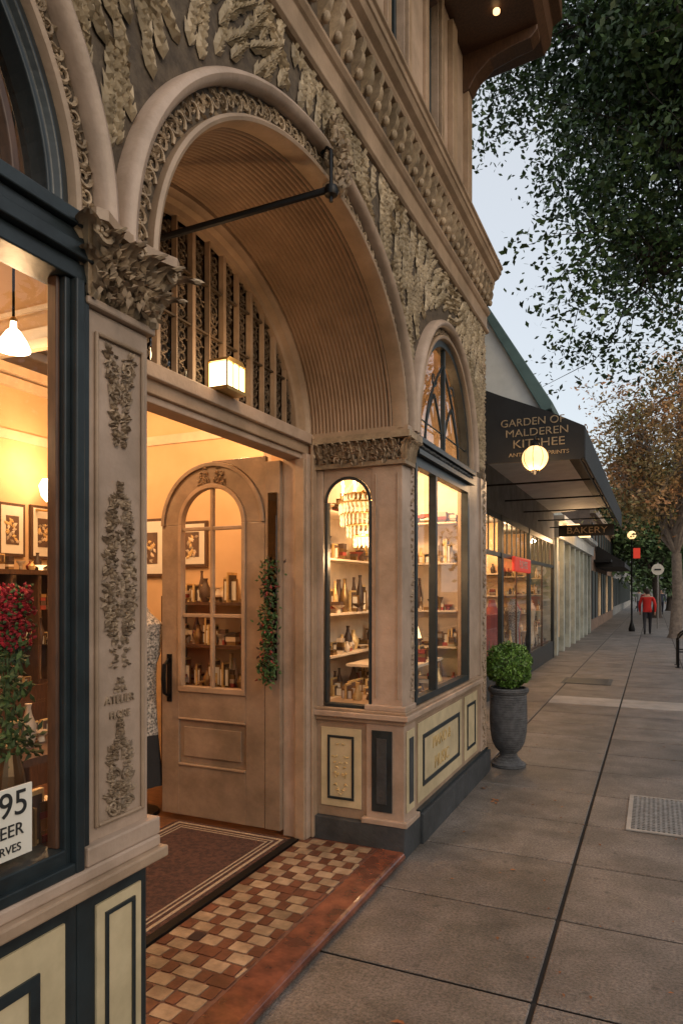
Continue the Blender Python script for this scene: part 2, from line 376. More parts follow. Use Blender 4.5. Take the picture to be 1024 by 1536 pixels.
# bay side wall
mb=MB()
BY=4.10
mb.box(-.62,-.56,BY,BY+.06,.88,2.5,'taupe'); 
wx0,wx1=-.55,-.215; wc=(wx0+wx1)/2; wr=(wx1-wx0)/2; wz=2.28
poly=[(wx0-.01,2.52),(wx0-.01,wz)]+[(wc-wr*math.cos(pi*i/20),wz+wr*math.sin(pi*i/20)) for i in range(21)]+[(wx1+.01,wz),(wx1+.01,2.52)]
mb.prism(poly,'Y',BY+.01,BY+.05,'taupe')
mb.arch(wc,wz,wr,wr,[(0,0),(0,.012),(-.022,.012),(-.022,0)],'dark',x0=BY+.012,pl='Y',n=24)
mb.box(wx0,wx0+.022,BY,BY+.05,.95,wz,'dark'); mb.box(wx1-.018,wx1,BY,BY+.05,.95,wz,'dark'); mb.box(wx0,wx1,BY-.001,BY+.05,.925,.95,'dark')
mb.box(-.21,0,BY,BY+.16,.95,2.50,'taupe')
mb.pb('Y',BY,-.185,-.175,1.0,2.45,0,.01,'taupe2'); mb.pb('Y',BY,-.035,-.025,1.0,2.45,0,.01,'taupe2')
mb.box(-.62,.0,BY,BY+.25,.2,.84,'taupe2'); mb.box(-.24,.02,BY-.02,BY+.20,.2,.84,'taupe')
mb.box(-.64,.03,BY-.04,BY+.28,0.0,.2,'darkgrey')
mb.box(-.265,.045,BY-.045,BY+.225,.20,.235,'taupe')
mb.box(-.64,.03,BY-.03,Y1-.3,.84,.87,'taupe2'); mb.box(-.66,.055,BY-.055,Y1-.28,.87,.905,'taupe'); mb.box(-.64,.035,BY-.035,Y1-.3,.905,.925,'taupe2')
mb.box(-.25,.03,BY-.03,BY+.19,.925,.96,'taupe')
mb.obj('bay_pilaster_and_pedestal',BLD,bevel=.006)
mb=MB()
panel(mb,'Y',BY,-.57,-.28,.27,.79)
mb.pb('Y',BY-.02,-.20,-.06,.28,.80,.001,.008,'dark'); mb.pb('Y',BY-.02,-.165,-.095,.33,.75,.0085,.014,'darkgrey')
mb.pb('X',.02,BY+.015,BY+.165,.28,.80,.001,.008,'cream'); mb.pb('X',.02,BY+.05,BY+.13,.33,.75,.0085,.014,'darkgrey')
mb.box(-.1,0,BY+.25,Y1-.22,.2,.84,'taupe2'); mb.box(-.1,.05,BY+.28,Y1+.02,0,.2,'darkgrey'); mb.box(-.1,.03,BY+.28,Y1+.01,.2,.225,'dark')
panel(mb,'X',0,BY+.30,5.55,.26,.80); panel(mb,'X',0,5.64,6.08,.26,.80)
ornament(mb,'Y',BY,-.425,.36,.12,.34,'gold',lambda s:.25+.5*math.sin(pi*s),26,.010,.035,5)
mb.obj('bay_dado_panels',BLD,bevel=.003)
text('panel_lettering_upper','PIANO &',.12,(.011,4.96,.60),RX,'gold',BLD); text('panel_lettering_lower','MUSIC',.13,(.011,4.96,.45),RX,'gold',BLD)
# impost capital
mb=MB()
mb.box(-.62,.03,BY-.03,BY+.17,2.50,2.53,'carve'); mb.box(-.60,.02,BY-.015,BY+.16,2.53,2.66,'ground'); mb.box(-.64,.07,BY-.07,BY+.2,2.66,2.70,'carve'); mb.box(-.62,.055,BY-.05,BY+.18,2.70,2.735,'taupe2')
for i in range(10): acanthus(mb,(-.57+i*.058,BY-.018,2.53),(0,-1,0),.13,.06,.05,'carve')
for i in range(4): acanthus(mb,(.022,BY+.01+i*.045,2.53),(1,0,0),.12,.05,.045,'carve')
for i in range(160): mb.flake('Y',BY-.03,r.uniform(-.6,.0),r.uniform(2.53,2.64),r.uniform(0,6.28),.04,.016,.016,'carve2',r.uniform(0,.02))
acanthus(mb,(.02,BY-.015,2.53),(1,-1,0),.13,.06,.07,'carve')
mb.obj('bay_impost_capital',BLD,smooth=True)
# bay front window
mb=MB(); c3,a3,b3=ARCHES[2]
wy0,wy1=c3-a3,c3+a3
mb.box(-.09,.0,BY+.16,wy0,.925,2.70,'taupe'); mb.box(-.09,0,wy1,Y1-.22,.925,2.72,'taupe'); mb.box(-.3,.015,Y1-.22,Y1,.0,2.72,'taupe')
mb.box(-.05,.012,wy0,wy0+.04,.93,2.60,'dark'); mb.box(-.05,.012,wy1-.045,wy1,.93,2.60,'dark'); mb.box(-.05,.012,wy0+.04,wy1-.045,.93,.975,'dark'); mb.box(-.05,.012,wy0+.04,wy1-.045,2.53,2.60,'dark')
mb.box(-.045,.01,4.80,4.84,.975,2.53,'dark')
mb.box(-.08,.05,wy0-.04,wy1+.05,2.60,2.635,'dark'); mb.box(-.08,.035,wy0-.03,wy1+.04,2.635,2.68,'iron'); mb.box(-.08,.06,wy0-.05,wy1+.06,2.68,2.715,'dark')
mb.arch(c3,ZS,a3,b3,[(-.0,-.06),(0,.014),(-.055,.014),(-.055,-.06)],'dark')
# pointed leaded tracery
mb.box(-.03,0.003,c3-.012,c3+.012,ZS,zin(c3)-.05,'dark')
for sg in (-1,1):
    for (w0,hh,c0) in ((.62,.80,0.),(.30,.48,.32),(.30,.48,-.32)):
        pts=[(-.015,c3+c0*a3+sg*a3*w0*(1-q*q),ZS+b3*hh*q) for q in [i/12 for i in range(13)]]
        pts=[p for p in pts if p[2]<zin(p[1])-.04]
        if len(pts)>1: mb.tube(pts,.011,5,'dark')
    spiral(mb,'X',0,c3+sg*a3*.32,ZS+b3*.62,.07,1.0,sg,'dark',.009,0,-.015)
mb.tube([(-.015,wy0+.05,ZS+.16),(-.015,wy1-.05,ZS+.16)],.008,5,'dark')
for i in range(110):
    z=.98+i*.0155; mb.flake('X',0,BY+.175+r.uniform(0,.03),z,r.uniform(0,2*pi),.035,.014,.012,'carve2',.001)
for i in range(300):
    z=.25+i*.0126; mb.flake('X',.015,Y1-.11+r.uniform(-.045,.045),z,r.uniform(0,2*pi),.05,.02,.012,'carve2',.001)
for i in range(60): mb.flake('X',.04,wy0+.02+i*.024,2.645,r.uniform(.8,2.2),.03,.015,.012,'darkgrey',.001)
mb.obj('bay_window_frame',BLD,bevel=.004)
mb=MB()
mb.sheetX(-.035,wy0,wy1,.95,2.6,'glass'); mb.sheetY(BY+.03,wx0,wx1,.95,2.5,'glass')
M['glassmid']=glassmat('lunette_glass',(.34,.32,.30),.18,.7,.02)
pts=[(c3+(a3-.02)*math.cos(pi*i/40),ZS+(b3-.02)*math.sin(pi*i/40)) for i in range(41)]
mb.add([(-.04,p[0],p[1]) for p in pts],[tuple(range(41))],'glassmid')
mb.obj('bay_window_glass',BLD,recalc=False)
# near column
mb=MB()
mb.box(-.08,0,1.45,1.705,.93,2.50,'taupe')
mb.pb('X',0,1.475,1.488,1.02,2.44,0,.012,'taupe2'); mb.pb('X',0,1.668,1.681,1.02,2.44,0,.012,'taupe2'); mb.pb('X',0,1.488,1.668,1.02,1.033,0,.012,'taupe2'); mb.pb('X',0,1.488,1.668,2.427,2.44,0,.012,'taupe2')
mb.box(-.09,.02,1.435,1.72,2.50,2.525,'taupe'); mb.box(-.09,.03,1.425,1.73,.93,.985,'taupe')
mb.box(-.08,0,-1.3,-1.05,.93,2.50,'taupe'); mb.box(-.09,.03,-1.33,-1.02,.93,.985,'taupe'); mb.box(-.12,.04,-1.34,-1.0,2.5,2.72,'carve')
mb.box(-.3,0,Y0,-1.3,0,2.72,'taupe')
mb.box(-.25,.0,1.415,1.70,0,.86,'dark')
mb.box(-.2,.0,-1.3,1.415,0,.86,'dark')
mb.box(-.27,.055,-1.35,1.74,.86,.895,'taupe2'); mb.box(-.27,.035,-1.34,1.725,.895,.93,'taupe')
mb.box(-.25,.02,-1.35,1.715,.0,.16,'dark')
mb.obj('near_pilaster_and_pedestal',BLD,bevel=.006)
mb=MB()
panel(mb,'X',0,1.48,1.665,.2,.80); 
for (p,q) in ((.85,1.365),(.25,.77),(-.35,.17),(-.95,-.43)): panel(mb,'X',0,p,q,.2,.80)
k='carve2'; cy=1.578
ornament(mb,'X',0,cy,2.13,.13,.27,k,lambda s:.25+.75*s,110,.002,.032,11)
for sg in (-1,1):
    spiral(mb,'X',0,cy+sg*.03,2.36,.028,1.3,sg,k); spiral(mb,'X',0,cy+sg*.025,2.28,.024,1.2,-sg,k); spiral(mb,'X',0,cy+sg*.03,1.06,.026,1.3,sg,k)
    spiral(mb,'X',0,cy+sg*.028,1.15,.028,1.3,-sg,k)
ornament(mb,'X',0,cy,1.56,.15,.46,k,lambda s:math.sin(pi*min(1,.14+s*.9))**.6 if s<.90 else .12,330,.002,.030,12)
ornament(mb,'X',0,cy,1.47,.09,.09,k,lambda s:.4+.5*abs(math.sin(s*9)),26,.002,.022,13)
ornament(mb,'X',0,cy,1.40,.06,.05,k,lambda s:1-s,14,.002,.02,14)
ornament(mb,'X',0,cy,1.10,.13,.22,k,lambda s:math.sin(pi*min(1,s+.1))*.9 if s<.6 else .45*(1-s)+.1,130,.002,.03,15)
ornament(mb,'X',0,cy,1.03,.14,.10,k,lambda s:.9*math.sin(pi*s),50,.002,.028,16)
mb.obj('pilaster_carved_ornament',BLD,recalc=False)
text('pilaster_inscription','ATELIER',.034,(.003,cy,1.375),RX,'carve2',BLD,.003); text('pilaster_inscription_lower','FLORE',.030,(.003,cy,1.33),RX,'carve2',BLD,.003)
# near capital
mb=MB()
mb.prism([(-.09,2.525),(.0,2.525),(.035,2.62),(.055,2.70),(-.10,2.70)],'Y',1.455,1.70,'ground')
yc0,yc1=1.44,1.715
for row,(z,h,cu,n,w) in enumerate(((2.525,.10,.065,5,.062),(2.57,.125,.10,4,.07))):
    for i in range(n):
        y=yc0+(yc1-yc0)*(i+.5)/n; acanthus(mb,(.005+.012*row,y,z),(1,(i-(n-1)/2)*.12,0),h,w,cu,'carve')
    for x in (-.06,-.01): acanthus(mb,(x,yc1-.005,z),(0,1,0),h,w,cu*.8,'carve'); acanthus(mb,(x,yc0+.005,z),(0,-1,0),h,w,cu*.8,'carve')
    for yy,dy in ((yc0+.005,-1),(yc1-.005,1)): acanthus(mb,(.01,yy,z),(1,dy,0),h*1.08,w*1.1,cu*1.3,'carve')
for i in range(190): mb.flake('X',.02,r.uniform(1.45,1.70),r.uniform(2.54,2.68),r.uniform(0,6.28),.035,.014,.016,'carve2' if i%2 else 'carve',r.uniform(.0,.045))
for yy,dy in ((yc0+.01,-1),(yc1-.01,1)):
    spiral(mb,'X',.06,yy+dy*.02,2.685,.034,1.6,dy,'carve',.010,0,.02)
spiral(mb,'X',.06,(yc0+yc1)/2,2.69,.026,1.3,1,'carve',.009,0,.02)
mb.prism([(.085,1.40),(.10,1.43),(.075,1.5),(.07,1.577),(.075,1.655),(.10,1.725),(.085,1.755),(-.12,1.755),(-.12,1.40)],'Z',2.705,2.735,'taupe2')
mb.obj('near_corinthian_capital',BLD,smooth=True)
# left shop window frame
mb=MB(); c1,a1,b1=ARCHES[0]
mb.box(-.05,.012,1.415,1.45,.93,2.55,'dark'); mb.box(-.05,.03,1.385,1.415,.93,2.55,'dark'); mb.box(-.04,.008,1.365,1.385,.93,2.55,'dark'); mb.box(-.045,-.01,1.352,1.365,1.0,2.55,'woodd')
mb.box(-.09,.005,-1.05,-.97,.93,2.55,'dark')
mb.box(-.09,.012,-.97,1.365,.93,1.0,'dark'); mb.box(-.09,.028,-.97,1.385,.93,.96,'dark')
mb.box(-.09,.02,-1.05,1.45,2.55,2.60,'dark'); mb.box(-.09,.045,-1.05,1.45,2.60,2.64,'dark'); mb.box(-.09,.03,-1.05,1.45,2.64,2.68,'dark'); mb.box(-.09,.05,-1.05,1.44,2.68,2.72,'dark')
mb.arch(c1,ZS,a1,b1,[(0,-.07),(0,.02),(-.035,.03),(-.05,.012),(-.065,.012),(-.065,-.07)],'dark',n=70)
mb.arch(c1,ZS,a1-.13,b1-.12,[(0,-.05),(0,-.01),(-.025,-.01),(-.025,-.05)],'woodd',n=50)
for i in range(1,6):
    t=pi*i/6; mb.tube([(-.03,c1+.35*math.cos(t),ZS+.3*math.sin(t)),(-.03,c1+(a1-.05)*math.cos(t),ZS+(b1-.05)*math.sin(t))],.012,6,'woodd')
mb.obj('left_window_frame',BLD,bevel=.004)
mb=MB(); mb.sheetX(-.03,-.97,1.365,1.0,2.55,'glass')
pts=[(c1+(a1-.03)*math.cos(pi*i/40),ZS+(b1-.03)*math.sin(pi*i/40)) for i in range(41)]
mb.add([(-.045,p[0],p[1]) for p in pts],[tuple(range(41))],'glassdark'); mb.obj('left_window_glass',BLD,recalc=False)
# cornice
mb=MB()
YE=Y1+.03
prof=[(-.3,ZT),(.02,ZT),(.035,ZT+.012),(.035,ZT+.03),(.015,ZT+.04),(.015,4.28),(.03,4.29),(.045,4.31),(.045,4.33),(.02,4.345),(.02,4.55),(.08,4.56),(.09,4.58),(.09,4.60),(.125,4.62),(.14,4.65),(.15,4.655),(.15,4.69),(.165,4.70),(.165,4.72),(-.3,4.74)]
mb.prism(prof,'Y',Y0,YE,'taupe2')
mb.obj('main_cornice',BLD,bevel=.003)
mb=MB(); mb.box(.0,.0205,Y0,YE-.01,4.346,4.549,'ground')
y=Y0+.06
while y<YE-.03:
    mb.prism([(.02,4.36),(.035,4.37),(.045,4.40),(.075,4.43),(.085,4.47),(.075,4.50),(.09,4.53),(.09,4.555),(.02,4.555)],'Y',y-.022,y+.022,'carve')
    mb.lathe(.055,y,[(.004,-.03),(.018,-.02),(.024,0),(.018,.02),(.004,.03)],8,'carve',cz=4.385)
    mb.lathe(.05,y+.065,[(.004,-.02),(.014,-.012),(.014,.012),(.004,.02)],8,'carve',cz=4.52)
    y+=.13
mb.obj('corbel_table',BLD,smooth=True)
# upper storey
mb=MB(); UX=-.13
wins=[(-1.2,-.85),(-.3,.05),(.75,1.1),(1.65,2.0),(2.45,2.8),(3.3,3.65),(4.18,4.52),(5.0,5.34)]
prev=Y0
for (p,q) in wins:
    mb.box(UX-.25,UX,prev,p,4.72,8.6,'taupe'); mb.box(UX-.25,UX-.002,p,q,4.72,5.12,'taupe'); mb.box(UX-.25,UX-.002,p,q,7.6,8.6,'taupe')
    mb.box(UX-.24,UX-.14,p,q,5.12,7.6,'ink'); mb.sheetX(UX-.12,p,q,5.12,7.6,'glassdark'); mb.box(UX-.12,UX-.06,p,p+.04,5.12,7.6,'dark'); mb.box(UX-.12,UX-.06,q-.04,q,5.12,7.6,'dark'); mb.box(UX-.115,UX-.07,p+.04,q-.04,6.0,6.05,'dark')
    mb.box(UX,UX+.045,p-.1,q+.1,5.04,5.12,'taupe2'); mb.box(UX,UX+.03,p-.07,p-.002,5.12,7.6,'taupe2'); mb.box(UX,UX+.03,q+.002,q+.07,5.12,7.6,'taupe2')
    prev=q
mb.box(UX-.25,UX,prev,6.3,4.72,8.6,'taupe')
for yy in (5.6,6.12): mb.box(UX,UX+.05,yy,yy+.14,4.72,6.5,'taupe2')
mb.box(UX,UX+.03,Y0,6.3,4.74,4.90,'taupe2')
mb.box(-3.9,UX-.25,Y0,Y0+.2,0,8.6,'taupe'); mb.box(-3.9,UX-.25,6.1,6.3,0,8.6,'taupe'); mb.box(-4.0,-3.9,Y0,6.3,0,8.6,'taupe'); mb.box(-4.0,UX,Y0,6.3,8.6,8.7,'darkgrey')
mb.box(-3.9,-.3,Y0+.2,6.1,3.9,4.0,'ceil_in')
mb.obj('upper_storey',BLD,bevel=.005)
mb=MB()
mb.prism([(UX,6.22),(UX+.06,6.24),(UX+.12,6.34),(UX+.25,6.45),(UX+.45,6.50),(UX+.60,6.52),(UX+.66,6.58),(UX+.66,6.68),(UX+.72,6.70),(UX+.72,6.80),(UX,6.85)],'Y',6.1,6.26,'woodd')
mb.prism([(UX,6.55),(UX+.66,6.62),(UX+.72,6.70),(UX+.74,6.86),(UX+.82,6.90),(UX+.82,7.05),(UX,7.1)],'Y',4.2,6.5,'woodd')
mb.prism([(UX,6.22),(UX+.06,6.24),(UX+.12,6.34),(UX+.25,6.45),(UX+.45,6.50),(UX+.60,6.52),(UX,6.7)],'Y',5.0,5.12,'woodd')
mb.lathe(.25,5.75,[(.03,0),(.03,-.03),(.001,-.031)],12,'glowsoft',cz=6.57)
mb.obj('eave_bracket',BLD,bevel=.008)
# ---- interior
INT=MB()
INT.box(-3.7,-3.6,-2.,5.0,0,3.7,'wall_in'); INT.box(-3.6,-1.03,4.9,5.0,0,3.7,'wall_in'); INT.box(-3.6,-.1,-1.45,-1.35,0,3.7,'wall_in')
INT.box(-3.6,-.75,-1.35,4.9,3.7,3.76,'ceil_in'); INT.box(-.75,-.1,-1.35,1.60,3.7,3.76,'ceil_in')
INT.box(-3.6,-.64,-1.35,4.9,0,.055,'floor_in'); INT.box(-.64,-.25,-1.35,1.69,0,.055,'floor_in')
INT.box(-1.03,-.97,4.12,6.1,0,3.7,'shelf'); INT.box(-.97,-.1,6.02,6.1,0,3.7,'shelf'); INT.box(-.97,-.62,4.12,4.16,0,3.7,'wall_in')
INT.box(-.97,-.1,4.2,6.02,3.66,3.70,'ceil_in'); INT.box(-.97,-.1,4.30,6.02,.80,.86,'shelf')
for (p,q) in ((3.55,.10),(3.45,.05),(3.0,.02)):
    INT.box(-3.6,-3.6+q,-1.35,4.9,p,p+.08,'shelf'); INT.box(-3.6,-1.03,4.9-q,4.9,p,p+.08,'shelf')
INT.box(-.84,-.09,1.60,1.65,2.50,3.70,'wall_in'); INT.box(-.84,-.80,1.65,4.1,2.72,3.70,'wall_in')
INT.box(-.86,-.09,1.575,1.60,2.47,2.50,'ceil_in'); INT.box(-.85,-.09,1.585,1.60,2.50,2.54,'shelf'); INT.box(-.85,-.09,1.59,1.60,2.60,2.615,'shelf')
INT.obj('interior_room',BLD)
sh=MB()
def wares(mb,x0,x1,y0,y1,z,n,hmax,seed):
    q=random.Random(seed)
    for i in range(n):
        x=q.uniform(x0,x1);y=q.uniform(y0,y1);k=q.choice(['wareA','wareB','wareB','wareD','wareA','wareC' if q.random()<.5 else 'wareB','gold','glowsoft' if q.random()<.12 else 'wareA']);h=q.uniform(.3,1)*hmax
        t=q.random()
        if t<.25:
            rr=q.uniform(.02,.045); mb.lathe(x,y,[(rr*.7,0),(rr,h*.2),(rr*1.1,h*.5),(rr*.5,h*.75),(rr*.35,h*.9),(rr*.5,h)],10,k,cz=z)
        elif t<.5:
            rr=q.uniform(.03,.06); mb.lathe(x,y,[(rr*.4,0),(rr*.35,h*.2),(rr,h*.35),(rr*1.05,h*.38),(rr*.9,h*.36)],12,k,cz=z)
        elif t<.75:
            w=q.uniform(.03,.07); mb.box(x-.008,x+.008,y-w,y+w,z,z+h*.9,'gold'); mb.box(x+.0082,x+.011,y-w*.8,y+w*.8,z+h*.08,z+h*.82,'wareA'); mb.box(x-w,x+w,y-.02,y-.012,z,z+h*.7,'wareD'); mb.box(x-w*.8,x+w*.8,y-.024,y-.0205,z+h*.06,z+h*.63,'paper')
        else:
            w=q.uniform(.02,.06); hh=0
            for _ in range(q.randint(1,4)):
                d=q.uniform(.015,.04); ww=w*q.uniform(.8,1); mb.box(x-ww,x+ww,y-ww*.7,y+ww*.7,z+hh,z+hh+d,q.choice(['wareA','wareB','wareC','wareD'])); hh+=d+.001
for i,z in enumerate((.86,1.20,1.52,1.94,2.30)):
    if i: sh.box(-.97,-.74,4.25,6.02,z-.014,z,'shelf'); sh.box(-.74,-.12,5.84,6.02,z-.014,z,'shelf')
    hm=(.24,.22,.32,.24,.2)[i]
    wares(sh,-.93,-.78,4.35,5.9,z,34,hm,20+i); wares(sh,-.7,-.15,5.87,5.98,z,17,hm,40+i)
sh.box(-.75,-.2,4.9,5.7,1.10,1.12,'glass' if False else 'shelf'); sh.box(-.5,-.45,5.25,5.3,.86,1.10,'brass')
wares(sh,-.7,-.25,4.95,5.65,1.12,34,.26,78)
wares(sh,-.65,-.15,4.4,5.7,.86,70,.2,77)
sh.obj('bay_display_shelves',BLD,smooth=True)
sh=MB()
for i,z in enumerate((.5,.9,1.25,1.6)):
    sh.box(-2.3,-1.1,4.62,4.9,z-.025,z,'woodd'); wares(sh,-2.25,-1.15,4.68,4.85,z,40,.27,60+i)
sh.box(-2.32,-2.28,4.6,4.9,.05,1.65,'woodd'); sh.box(-1.12,-1.08,4.6,4.9,.05,1.65,'woodd')
sh.box(-3.58,-3.25,2.6,4.85,.055,.9,'woodd'); sh.box(-3.58,-3.3,2.6,4.85,1.83,1.87,'woodd')
for i in range(9): sh.box(-3.58,-3.32,2.6+i*.27,2.62+i*.27,.9,1.83,'woodd')
for z in (.9,1.22,1.53,1.87): wares(sh,-3.52,-3.35,2.65,4.8,z,40,.24,90+int(z*10))
sh.box(-1.1,-.10,-.8,1.66,.92,.975,'woodd'); sh.box(-1.0,-.27,-.7,1.6,.055,.92,'woodd')
wares(sh,-.55,-.14,.2,1.6,.976,90,.2,91); wares(sh,-1.0,-.5,.4,1.6,.976,60,.34,92)
for i in range(6): sh.lathe(-.75-.07*i,1.5-.2*(i%2),[(.05,0),(.06,.05),(.07,.25),(.09,.38),(.05,.46),(.03,.5)],14,['wareB','lace','wareC','wareB','lace','wareB'][i],cz=.976)
sh.box(-2.3,-1.5,2.3,3.2,.78,.82,'woodd'); wares(sh,-2.2,-1.6,2.4,3.1,.82,22,.25,95)
for (x,y) in ((-2.25,2.35),(-1.55,2.35),(-2.25,3.15),(-1.55,3.15)): sh.box(x-.03,x+.03,y-.03,y+.03,.055,.78,'woodd')
sh.obj('shop_shelving_and_wares',BLD,smooth=True)
def picture(x,y,z,w,h,pl,fr='woodd',seed=0):
    e=MB()
    e.pb(pl,x if pl=='X' else y,-w/2+(y if pl=='X' else x),w/2+(y if pl=='X' else x),z-h/2,z+h/2,0.002,.03,fr)
    a=(y if pl=='X' else x); b=x if pl=='X' else y
    e.pb(pl,b,a-w/2+.025,a+w/2-.025,z-h/2+.025,z+h/2-.025,.03,.034,'paper')
    e.pb(pl,b,a-w*.24,a+w*.24,z-h*.28,z+h*.26,.034,.037,'wareA')
    q=random.Random(seed)
    for i in range(20): e.flake(pl,b,a+q.uniform(-.18,.14)*w,z+q.uniform(-.24,.16)*h,q.uniform(0,6),.05,.03,.004,'gold' if i%2 else 'wareB',.037)
    e.obj('picture_frame')
picture(-3.6,4.17,2.22,.27,.46,'X',seed=1); picture(-3.6,4.50,2.22,.27,.48,'X',seed=2); picture(-3.6,3.75,2.22,.36,.42,'X',seed=3)
picture(-2.66,4.9,2.08,.34,.52,'Y',seed=4); picture(-3.15,4.9,2.05,.36,.45,'Y',seed=5); picture(-2.2,4.9,2.1,.3,.4,'Y',seed=6)
def pendant(x,y,zb,w,zt,e):
    P=empty('pendant_lamp'); mb=MB()
    mb.tube([(x,y,zt),(x,y,zb+w*1.7)],.0045,6,'iron'); mb.lathe(x,y,[(w*.18,w*1.85),(w*.2,w*1.4),(w*.42,w*1.2),(w*.8,w*.6),(w,w*.1),(w*.98,0),(w*.8,-w*.05)],28,'glowwhite',cz=zb)
    mb.lathe(x,y,[(w*.22,w*1.8),(w*.24,w*1.95),(w*.1,w*2.1)],14,'brass',cz=zb)
    mb.obj('shade',P,smooth=True)
    if e: light('pendant_light',(x,y,zb-.06),e,parent=P,r=.04)
pendant(-.35,1.50,2.44,.05,3.7,4); pendant(-.40,1.22,2.22,.05,3.7,3); pendant(-2.6,3.1,2.85,.07,3.7,0); pendant(-.40,.2,2.40,.05,3.7,4)
P=empty('wall_lamp'); mb=MB(); mb.lathe(-3.42,4.42,[(.02,0),(.06,.05),(.08,.14),(.05,.2)],16,'glow',cz=2.48); mb.tube([(-3.6,4.42,2.42),(-3.42,4.42,2.40),(-3.42,4.42,2.49)],.012,6,'brass'); mb.obj('shade',P,smooth=True)
light('wall_lamp_light',(-3.3,4.3,2.8),18,parent=P)
mb=MB()
for (x,y) in ((-2.55,3.6),(-1.4,1.2),(-2.6,.6),(-1.5,4.2)): mb.lathe(x,y,[(.07,0),(.07,-.012),(.06,-.013)],16,'glowwhite',cz=3.70)
mb.obj('ceiling_downlights',BLD)
light('room_light_a',(-2.2,3.2,3.3),95,parent=BLD); light('room_light_b',(-1.5,1.0,3.2),50,parent=BLD); light('room_light_c',(-1.4,4.35,2.9),22,parent=BLD,r=.05)
# chandelier in bay
P=empty('chandelier'); mb=MB(); cx,cy_=-.46,4.56; dz=.12
mb.tube([(cx,cy_,3.66),(cx,cy_,2.68)],.006,6,'brass')
for z,rr in ((2.58,.05),(2.51,.11),(2.42,.08),(2.26,.14),(2.20,.175),(2.12,.165),(2.04,.12),(1.97,.07)):
    mb.lathe(cx,cy_,[(rr,0),(rr+.008,.006),(rr,.012)],20,'brass',cz=z+dz)
    n=int(rr*190)
    for i in range(n):
        a=2*pi*i/n; L_=.08
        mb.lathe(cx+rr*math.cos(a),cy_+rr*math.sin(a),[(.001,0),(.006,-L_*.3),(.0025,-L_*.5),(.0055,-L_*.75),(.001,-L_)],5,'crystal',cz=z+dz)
for i in range(8):
    a=2*pi*i/8
    mb.tube([(cx,cy_,2.30+dz),(cx+.09*math.cos(a),cy_+.09*math.sin(a),2.22+dz),(cx+.16*math.cos(a),cy_+.16*math.sin(a),2.28+dz)],.005,5,'brass')
    mb.lathe(cx+.16*math.cos(a),cy_+.16*math.sin(a),[(.014,-.005),(.007,0),(.007,.045),(.013,.06),(.002,.10)],6,'glow',cz=2.28+dz)
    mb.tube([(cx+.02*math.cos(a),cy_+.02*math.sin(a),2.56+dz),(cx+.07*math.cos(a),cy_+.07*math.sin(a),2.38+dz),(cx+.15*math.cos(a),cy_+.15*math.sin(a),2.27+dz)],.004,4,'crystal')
mb.obj('crystal_tiers',P); light('chandelier_light',(cx,cy_,1.92),20,parent=P,r=.05); light('chandelier_light_upper',(cx+.15,cy_+.25,2.95),18,parent=P,r=.05)
light('bay_light',(-.4,5.5,2.6),40,parent=BLD,r=.05)
for (tx_,ty_,tz_) in ((-.35,5.3,1.121),(-.85,5.5,1.941)):
    P=empty('table_lamp'); mb=MB(); mb.lathe(tx_,ty_,[(.05,0),(.02,.03),(.04,.08),(.012,.14),(.01,.2)],12,'brass',cz=tz_); mb.lathe(tx_,ty_,[(.085,.0),(.05,.12),(.045,.12)],18,'glowsoft',cz=tz_+.19 if tz_<1.5 else tz_+.15); mb.obj('body',P,smooth=True)
# entrance lantern
P=empty('entrance_lantern'); mb=MB(); lx,ly=-.60,3.03
mb.prism([(lx-.055,ly-.08),(lx+.055,ly-.08),(lx+.055,ly+.08),(lx-.055,ly+.08)],'Z',2.757,2.88,'glow')
for dx in (-.058,.058):
    for dy in (-.083,-.028,.028,.083): mb.box(lx+dx-.004,lx+dx+.004,ly+dy-.003,ly+dy+.003,2.737,2.89,'brass')
mb.box(lx-.065,lx+.065,ly-.09,ly+.09,2.737,2.755,'brass'); mb.prism([(ly-.09,2.885),(ly+.09,2.885),(ly+.06,2.91),(ly-.06,2.91)],'X',lx-.06,lx+.06,'brass')
mb.obj('lantern_body',P); light('entrance_lantern_light',(-.42,3.0,2.98),4.5,parent=P,r=.06); light('entrance_lantern_light_b',(-.45,2.2,2.9),2.,parent=P,r=.06)
# iron rod
P=empty('iron_hanging_rod'); mb=MB()
mb.tube([(-.70,2.50,3.31),(.09,2.86,3.56)],.016,8,'iron'); mb.tube([(.09,2.86,3.50),(.09,2.86,3.74)],.009,6,'iron'); mb.lathe(.09,2.86,[(.003,-.03),(.03,-.02),(.036,0),(.03,.02),(.003,.035)],12,'iron',cz=3.55)
mb.tube([(.09,2.86,3.74),(.06,2.87,3.77),(.03,2.88,3.75)],.008,6,'iron'); mb.obj('rod',P,smooth=True)
# ---- entrance door leaf
D=empty('entrance_door',BLD); mb=MB(); DY=3.95; dx0,dx1=-1.78,-.92; dc=(dx0+dx1)/2; dr=(dx1-dx0)/2
sp=2.16
def halfring(r_o,zb,r_i,d0,d1,k):
    mb.arch(dc,zb,0,0,[(r_i,d0),(r_i,d1),(r_o,d1),(r_o,d0)],k,x0=DY,pl='Y',n=40)
halfring(dr,sp,dr-.15,-.045,0,'door'); halfring(dr-.15,sp,dr-.18,-.04,.012,'taupe2'); halfring(dr,sp,dr-.03,-.05,.014,'door')
mb.box(dx0,dx0+.15,DY,DY+.045,.10,sp,'door'); mb.box(dx1-.15,dx1,DY,DY+.045,.10,sp,'door')
mb.box(dx0+.15,dx0+.18,DY-.012,DY+.04,1.02,sp,'taupe2'); mb.box(dx1-.18,dx1-.15,DY-.012,DY+.04,1.02,sp,'taupe2'); mb.box(dx0+.15,dx1-.15,DY-.012,DY+.045,.98,1.02,'taupe2')
